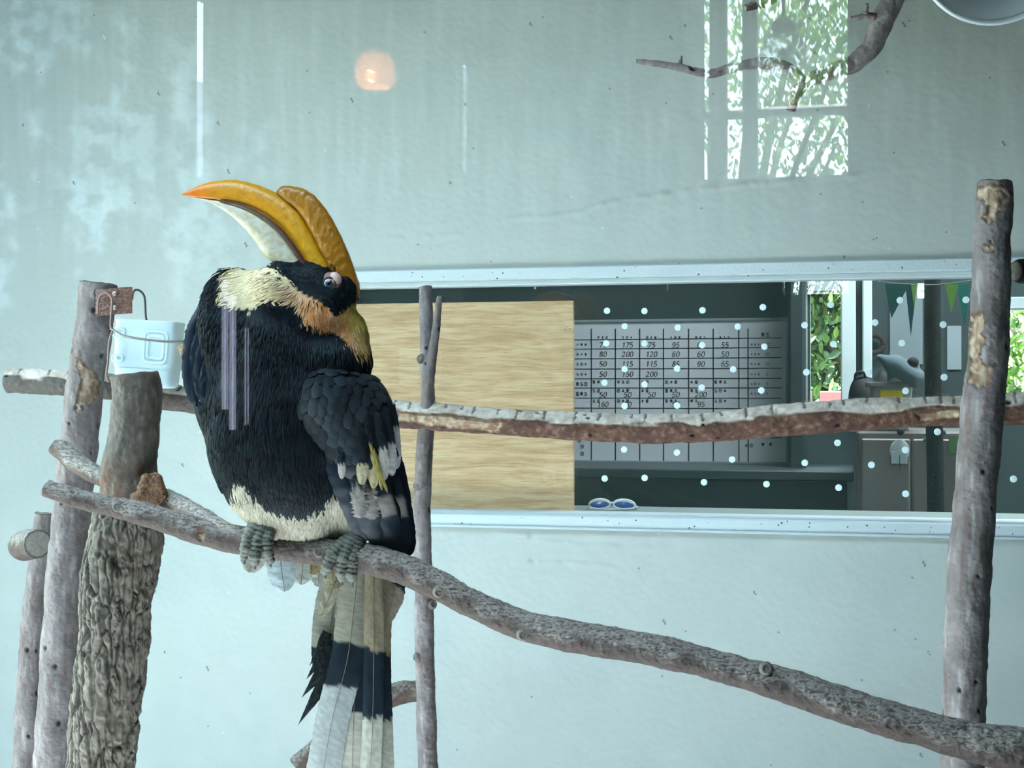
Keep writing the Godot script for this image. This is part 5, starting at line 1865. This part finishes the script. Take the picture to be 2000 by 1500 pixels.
func feet(root: Node3D) -> void:
	var fm := mat(Color.WHITE, 0.65, {"vc": 1, "bump": bump_fine, "depth": 0.08, "scale": 16.0})
	var sets := [
		{"lo": Vector3(455, -1120, -10), "hi": Vector3(560, -985, 70), "p": [["c", Vector3(536, -1012, 12), Vector3(516, -1034, 26), 20.0, 19.0], ["e", Vector3(509, -1034, 28), Vector3(30, 15, 18)]],
			"toes": [[Vector3(500, -1032, 30), Vector3(485, -1048, 38), Vector3(480, -1070, 40), Vector3(477, -1087, 33)], [Vector3(512, -1034, 34), Vector3(502, -1056, 42), Vector3(498, -1084, 40), Vector3(498, -1097, 33)], [Vector3(528, -1032, 32), Vector3(522, -1054, 42), Vector3(523, -1080, 40), Vector3(528, -1093, 33)]], "r": [12.0, 10.5, 10.0, 7.5]},
		{"lo": Vector3(615, -1155, -10), "hi": Vector3(740, -1000, 75), "p": [["c", Vector3(706, -1030, 10), Vector3(688, -1058, 26), 24.0, 21.0], ["e", Vector3(686, -1062, 30), Vector3(28, 18, 18)]],
			"toes": [[Vector3(670, -1062, 34), Vector3(650, -1083, 42), Vector3(640, -1105, 40), Vector3(635, -1115, 33)], [Vector3(682, -1066, 38), Vector3(671, -1092, 44), Vector3(667, -1118, 40), Vector3(668, -1128, 33)], [Vector3(698, -1066, 36), Vector3(690, -1095, 44), Vector3(685, -1120, 40), Vector3(688, -1131, 33)]], "r": [13.0, 12.0, 10.5, 7.5]},
	]
	for f in sets:
		var pr: Array = f.p.duplicate()
		for t in f.toes:
			for k in 3:
				pr.append(["c", t[k], t[k + 1], f.r[k], f.r[k + 1]])
		# rear toe round the back of the perch
		var c: Vector3 = f.p[1][1]
		pr.append(["c", c + Vector3(8, 0, -10), c + Vector3(10, -6, -42), 12.0, 10.0])
		f.lo.z = -50
		var toes: Array = f.toes
		var conv := func(w: Vector3) -> Vector3: return BP(w.x, -w.y, w.z)
		var tint := func(w: Vector3) -> Color:
			var k := ring_of(w, toes)
			var col := lin("3d3c34").lerp(lin("636258"), clampf(k * 0.8 + 0.15 + nz.get_noise_3dv(w * 0.12) * 0.5, 0, 1))
			return col.lerp(lin("232a28"), clampf((0.55 - k) * 1.8, 0, 1))
		var raw := PackedVector3Array()
		var mb := nets(pr, f.lo, f.hi, 1.9, 4.0, conv, tint, raw)
		for i in raw.size():
			mb.v[i] += mb.n[i] * (ring_of(raw[i], toes) - 0.5) * 0.0030
		var o := put("foot", mb.mesh(), fm, root)
		for t in f.toes:
			mb = MB.new()
			var e: Vector3 = t[3]
			bar(mb, [BP(e.x, -e.y, e.z), BP(e.x - 1, -e.y + 8, e.z - 1), BP(e.x + 1, -e.y + 14, e.z - 8)], 0.0052, 0.0012, 10, 4)
			put("claw", mb.mesh(false), mat(Color(0.16, 0.18, 0.18), 0.4), o)

func ring_of(w: Vector3, toes: Array) -> float:                       # scale rings across the toes: 0 in a groove, 1 on a scale
	var best := 1e9
	var along := 0.0
	for t in toes:
		var sum := 0.0
		for k in 3:
			var ab: Vector3 = t[k + 1] - t[k]
			var h: float = (w - t[k]).dot(ab) / ab.length_squared()
			var hc := clampf(h, 0.0, 1.0)
			var d: float = (w - t[k] - ab * hc).length()
			if d < best:
				best = d
				along = sum + (h if k == 0 else hc) * ab.length()
			sum += ab.length()
	return pow(absf(sin(along * PI / 9.0)), 0.6)

# One large feather: px points [x, y, z], half width, tint(t, s) -> Color; returns the vane.
func vane(px: Array, hw: float, tint: Callable, o := {}) -> MB:
	var rows: int = o.get("rows", 46)
	var cols := 9
	var sd: float = o.get("seed", 1.0)
	var tip: float = o.get("tip", 0.8)                     # where the tip begins to round off
	var base: float = o.get("base", 0.35)
	var pa := []
	for q in px:
		pa.append(Vector3(q[0], q[1], q[2]))
	var g := PackedVector3Array()
	var cc := PackedColorArray()
	for r in rows:
		var t := r / float(rows - 1)
		var c: Vector3 = cat(pa, t)
		var d: Vector3 = cat(pa, minf(t + 0.02, 1.0)) - cat(pa, maxf(t - 0.02, 0.0))
		var side := Vector2(-d.y, d.x).normalized()
		var w := hw * (base + (1.0 - base) * smoothstep(0.0, 0.35, t))
		if t > tip:
			var k := (t - tip) / (1.0 - tip)
			w *= maxf(1.0 - k, 0.01) if o.has("point") else sqrt(maxf(1.0 - k * k, 0.0004))
		for q in cols:
			var s := q / float(cols - 1) * 2.0 - 1.0
			var rag: float = o.get("rag", 0.04) * nz.get_noise_2d(t * 40.0 + sd * 9.0, s * 1.5)
			var ww := w * s * (1.0 + rag * absf(s) * 4.0)
			var back := absf(s) * w * 0.25                       # barbs sweep towards the tip
			var dn := Vector2(d.x, d.y).normalized()
			g.append(BP(c.x + side.x * ww + dn.x * back * o.get("sweep", 0.0), c.y + side.y * ww + dn.y * back * o.get("sweep", 0.0), c.z - s * s * w * float(o.get("camber", 0.2)) + s * w * float(o.get("roll", 0.0)) + nz.get_noise_2d(t * 6.0 + sd, s + sd) * 1.5))
			var barb := nf.get_noise_2d((t * rows * 3.0 + absf(s) * 14.0) * 5.0, sd * 31.0)
			var k: Color = tint.call(t + nz.get_noise_2d(s * 3.0, sd * 5.0) * 0.02 + barb * 0.006, s)
			cc.append(k * (1.0 + barb * 0.28))
	var mb := MB.new()
	mb.grid(g, cols, rows, false, cc, false)
	return mb

func plume(called: String, px: Array, hw: float, tint: Callable, o: Dictionary, m: Material, parent: Node3D, shaft := true) -> void:
	var v := put(called, vane(px, hw, tint, o).mesh(), m, parent)
	if shaft:
		var mb := MB.new()
		var a := []
		for q in px:
			a.append(BP(q[0], q[1], q[2] + 1.2))
		bar(mb, a, 0.0007, 0.0003, 6, 8)
		put("shaft", mb.mesh(false), mat(Color(0.46, 0.40, 0.32) if o.get("pale", true) else Color(0.05, 0.06, 0.07), 0.5), v if parent == null or parent.get_parent() == self else parent)

func wings(root: Node3D) -> void:
	var fm := mat(Color.WHITE, 0.42, {"vc": 1, "spec": 0.4, "two": 1})
	var blk := lin("10171d")
	var navy := lin("0d1826")
	# the near wing
	var pr := [
		["c", Vector3(640, -790, 55), Vector3(690, -800, 40), 78.0, 74.0],
		["c", Vector3(690, -800, 40), Vector3(722, -890, 40), 66.0, 52.0],
		["c", Vector3(640, -800, 60), Vector3(690, -900, 60), 70.0, 46.0],
		["c", Vector3(722, -890, 40), Vector3(760, -1000, 22), 50.0, 26.0],
		["c", Vector3(760, -1000, 22), Vector3(785, -1065, 8), 26.0, 10.0],
	]
	var raw := PackedVector3Array()
	var conv := func(w: Vector3) -> Vector3: return BP(w.x, -w.y, w.z)
	var mb := nets(pr, Vector3(545, -1085, -60), Vector3(800, -700, 150), 5.5, 22.0, conv, func(w: Vector3) -> Color: return lin("090e12").lerp(lin("121b22"), clampf(0.3 + nz.get_noise_3dv(w * 0.05), 0, 1)), raw)
	var wing := put("wing", mb.mesh(), mat(Color.WHITE, 0.55, {"vc": 1, "spec": 0.35}), root)
	# flight feathers below the coverts, from the inside out
	var black := func(_t: float, _s: float) -> Color: return navy
	var z := 62.0
	for q in [[[640, 850, 98], [672, 940, 88], [722, 1056, 40], 26], [[668, 850, 96], [705, 955, 84], [746, 1066, 36], 28], [[700, 850, 86], [738, 965, 72], [768, 1078, 30], 28], [[730, 850, 70], [764, 965, 52], [786, 1084, 24], 26], [[756, 850, 45], [780, 960, 32], [798, 1088, 14], 20]]:
		var n: float = q[0][0]
		var patched := n > 660.0 and n < 735.0
		plume("flight_feather", [q[0], q[1], q[2]], q[3], func(t: float, s: float) -> Color:
			var c := navy
			if patched:
				var lo := 0.52 if n > 690.0 else 0.48
				var k := smoothstep(lo, lo + 0.02, t) * (1.0 - smoothstep(lo + 0.16, lo + 0.19, t)) * smoothstep(0.95, 0.7, absf(s))
				c = c.lerp(lin("8f8580"), k)
			return c, {"seed": n * 0.01, "tip": 0.82, "base": 0.7, "pale": false, "rag": 0.02}, fm, wing, false)
	for q in [[[664, 830, 118], [667, 890, 116], [668, 936, 110], 8, 0.66, "a59b92"], [[700, 815, 118], [708, 890, 113], [707, 948, 104], 12, 0.62, "a39678"], [[718, 812, 114], [728, 885, 108], [730, 955, 98], 12, 0.52, "aa9c72"], [[714, 830, 118], [734, 900, 112], [757, 963, 98], 4, 0.25, "8c7a3c"], [[722, 840, 117], [734, 905, 110], [746, 958, 100], 4, 0.35, "9a874e"], [[738, 805, 114], [746, 875, 107], [752, 938, 98], 11, 0.5, "b0a89c"], [[752, 800, 102], [762, 870, 94], [766, 930, 84], 11, 0.46, "aaa4a0"], [[766, 790, 84], [773, 855, 74], [776, 916, 62], 9, 0.33, "a09a97"]]:
		var from: float = q[4]
		var tone := lin(q[5])
		plume("tipped_covert", [q[0], q[1], q[2]], q[3], func(t: float, s: float) -> Color: return blk.lerp(tone, smoothstep(from, from + 0.03, t + 0.03 * sin(s * 9.0))), {"seed": q[0][0] * 0.013, "tip": 0.7, "base": 0.7, "rag": 0.03}, fm, wing, false)
	for q in [[[700, 905, 100], [702, 965, 94], [704, 1012, 88], 15], [[716, 915, 96], [722, 970, 88], [728, 1016, 82], 15]]:
		plume("tipped_covert", [q[0], q[1], q[2]], q[3], func(t: float, s: float) -> Color: return blk.lerp(lin("8d827c"), smoothstep(0.28, 0.5, t + 0.08 * sin(s * 7.0))), {"seed": q[0][0] * 0.02, "tip": 0.86, "base": 0.5, "rag": 0.16}, fm, wing, false)
	# scale-like coverts in overlapping rows over the shoulder of the wing
	rng.seed = 909
	var card := MB.new()
	var g := PackedVector3Array()
	for r in 9:
		var t := r / 8.0
		var w := 0.5 * sqrt(maxf(1.0 - pow(t * 1.12 - 0.32, 2.0) / 0.7, 0.0)) if t < 0.999 else 0.03
		for c in 7:
			var s := c / 3.0 - 1.0
			g.append(Vector3(s * w, t, 0.16 * (1.0 - s * s) * sin(PI * minf(t * 0.7 + 0.2, 1.0)) - 0.05 * t))
	var cc := PackedColorArray()
	for r in 9:
		for c in 7:
			var e := maxf(absf(c / 3.0 - 1.0), r / 8.0)
			var v := 0.75 + 0.15 * (r / 8.0) + 0.65 * smoothstep(0.78, 0.97, e) * smoothstep(0.3, 0.7, r / 8.0)
			cc.append(Color(v, v, v))
	card.grid(g, 7, 9, false, cc)
	var cm := card.mesh()
	var tones := []
	for k in 5:
		tones.append(mat(Color("10181d").lerp(Color("29363d"), k / 5.0), 0.5, {"vc": 1, "spec": 0.3, "two": 1, "bump": bump_wood, "depth": 0.05, "scale": 2.0}))
	var s0 := BIRD_D / F
	for row in 11:
		for k in 10:
			var x := 566.0 + k * 21.0 + (row % 2) * 10.0 + row * 5.0 + rng.randf_range(-3, 3)
			var y := 722.0 + row * 17.0 + (k - 4) * (k - 4) * 0.9 + rng.randf_range(-3, 3)
			var best := -1
			var bz := -1e9
			for i in range(0, raw.size(), 1):
				var w := raw[i]
				if absf(w.x - x) < 5.0 and absf(-w.y - y) < 5.0 and w.z > bz:
					bz = w.z
					best = i
			if best < 0 or bz < 5.0:
				continue
			var n := mb.n[best]
			var flow := Vector3(0.15 + (x - 640.0) * 0.002, -1, 0)
			var tn := (flow - n * flow.dot(n)).normalized()
			tn = (tn + n * 0.17).normalized()
			var sdv := tn.cross(n).normalized()
			var ln := (24.0 + row * 0.9) * rng.randf_range(0.9, 1.15)
			var o := put("covert_feather", cm, tones[rng.randi() % 5], wing)
			o.transform = Transform3D(Basis(sdv * ln * 0.95 * s0, tn * ln * s0, sdv.cross(tn) * ln * s0), mb.v[best] - tn * ln * s0 * 0.4 + n * 0.0012)
	# the far wing, seen edge on at the left
	var far := put("wing", vane([[404, 585, 0], [384, 650, 12], [377, 720, 14], [386, 795, 4]], 22.0, black, {"seed": 3.0, "tip": 0.7, "base": 0.5, "rag": 0.02, "camber": 0.6, "roll": 0.5}).mesh(), fm, root)
	for q in [[[398, 620, 18], [380, 700, 22], [382, 790, 10], 10], [[406, 640, 24], [390, 715, 28], [392, 780, 18], 12], [[402, 700, 30], [396, 760, 30], [394, 806, 18], 9]]:
		plume("flight_feather", [q[0], q[1], q[2]], q[3], black, {"seed": q[0][1] * 0.1, "tip": 0.75, "base": 0.6, "pale": false, "rag": 0.02}, fm, far, false)
	plume("flight_feather", [[397, 735, 26], [393, 770, 26], [391, 800, 18]], 3.5, func(_t: float, _s: float) -> Color: return lin("b39a4a"), {"seed": 8.0, "tip": 0.7}, fm, far, false)

func tail(root: Node3D) -> void:
	var white := lin("d9d3c8")
	var navy := lin("0b1722")
	var fm := mat(Color.WHITE, 0.5, {"vc": 1, "spec": 0.4, "two": 1, "back": Color(0.22, 0.22, 0.22)})
	var thin := mat(Color.WHITE, 0.5, {"vc": 1, "spec": 0.4, "two": 1, "back": Color(0.9, 0.92, 0.92)})
	# [points, half width, white until y, black until y, tone]
	var list := [
		[[[684, 1060, -110], [664, 1130, -112], [650, 1190, -114], [644, 1250, -112], [646, 1310, -112]], 36, 1262, 1400, "8f8a7c", 0.3],
		[[[745, 1060, -106], [742, 1180, -104], [740, 1300, -102], [744, 1430, -100], [748, 1550, -98]], 24, 1276, 1408, "94886f", 0.1],
		[[[700, 1060, -96], [698, 1180, -94], [694, 1300, -92], [690, 1430, -90], [686, 1550, -90]], 44, 1264, 1388, "8f8375", 0.05],
		[[[702, 1070, -88], [692, 1180, -86], [678, 1290, -84], [650, 1400, -82], [624, 1548, -82]], 33, 1272, 1366, "95907f", 0.1],
		[[[728, 1060, -84], [730, 1180, -80], [730, 1300, -78], [727, 1430, -76], [720, 1550, -76]], 20, 1272, 1398, "8d8069", 0.05],
	]
	for q in list:
		var pts: Array = q[0]
		var y0: float = pts[0][1]
		var y1: float = pts[-1][1]
		var a: float = (q[2] - y0) / (y1 - y0)
		var b: float = (q[3] - y0) / (y1 - y0)
		var tone := lin(q[4])
		plume("tail_feather", pts, q[1], func(t: float, s: float) -> Color:
			var k := smoothstep(a, a + 0.012, t + 0.012 * s) * (1.0 - smoothstep(b, b + 0.012, t - 0.01 * s))
			var low := lin("999a96") if q[1] == 33 else lin("a09b8d")
			return tone.lerp(low, smoothstep(b - 0.02, b, t)).lerp(navy, k), {"seed": q[1] * 0.7, "tip": 0.93, "base": 0.75, "rag": 0.012, "rows": 110, "camber": 0.15}, fm, root)
	# frayed dark barbs on the left edge
	for q in [[[640, 1235, -104], [624, 1268, -100], [604, 1301, -98], 11], [[648, 1250, -102], [624, 1290, -98], [598, 1327, -96], 15], [[652, 1265, -100], [622, 1318, -96], [589, 1363, -94], 17], [[652, 1300, -98], [618, 1358, -94], [582, 1416, -92], 17]]:
		plume("frayed_vane", [q[0], q[1], q[2]], q[3], func(_t: float, _s: float) -> Color: return lin("0c1114"), {"seed": q[0][1] * 0.3, "tip": 0.2, "base": 0.9, "rag": 0.04, "pale": false, "point": 1}, fm, root, false)
	# curved outer feather on the right
	plume("tail_feather", [[742, 1085, -110], [766, 1120, -108], [768, 1165, -106], [746, 1228, -104]], 22, func(t: float, s: float) -> Color: return lin("968879").lerp(navy, 1.0 - smoothstep(0.48, 0.52, t + 0.13 * s)), {"seed": 4.4, "tip": 0.5, "base": 0.7, "camber": 0.1}, fm, root)
	# white undertail feathers below the perch
	for q in [[[520, 1030, -70], [502, 1070, -66], [486, 1118, -60], 27, "cfc6bc"], [[556, 1030, -76], [548, 1090, -72], [556, 1156, -66], 30, "d3dbe0"], [[588, 1040, -80], [592, 1090, -76], [588, 1142, -70], 25, "cfccc4"], [[616, 1050, -84], [622, 1100, -80], [622, 1146, -74], 20, "d3d2cb"], [[650, 1050, -72], [638, 1085, -68], [606, 1120, -64], 16, "b9a878"], [[655, 1060, -66], [648, 1110, -62], [655, 1150, -60], 20, "b3a584"], [[668, 1090, -62], [650, 1150, -60], [626, 1205, -58], 14, "bdb49c"]]:
		var tone := lin(q[4])
		plume("undertail_covert", [q[0], q[1], q[2]], q[3], func(_t: float, _s: float) -> Color: return tone, {"seed": q[0][0] * 0.03, "tip": 0.6, "base": 0.6, "rag": 0.05}, thin, root)
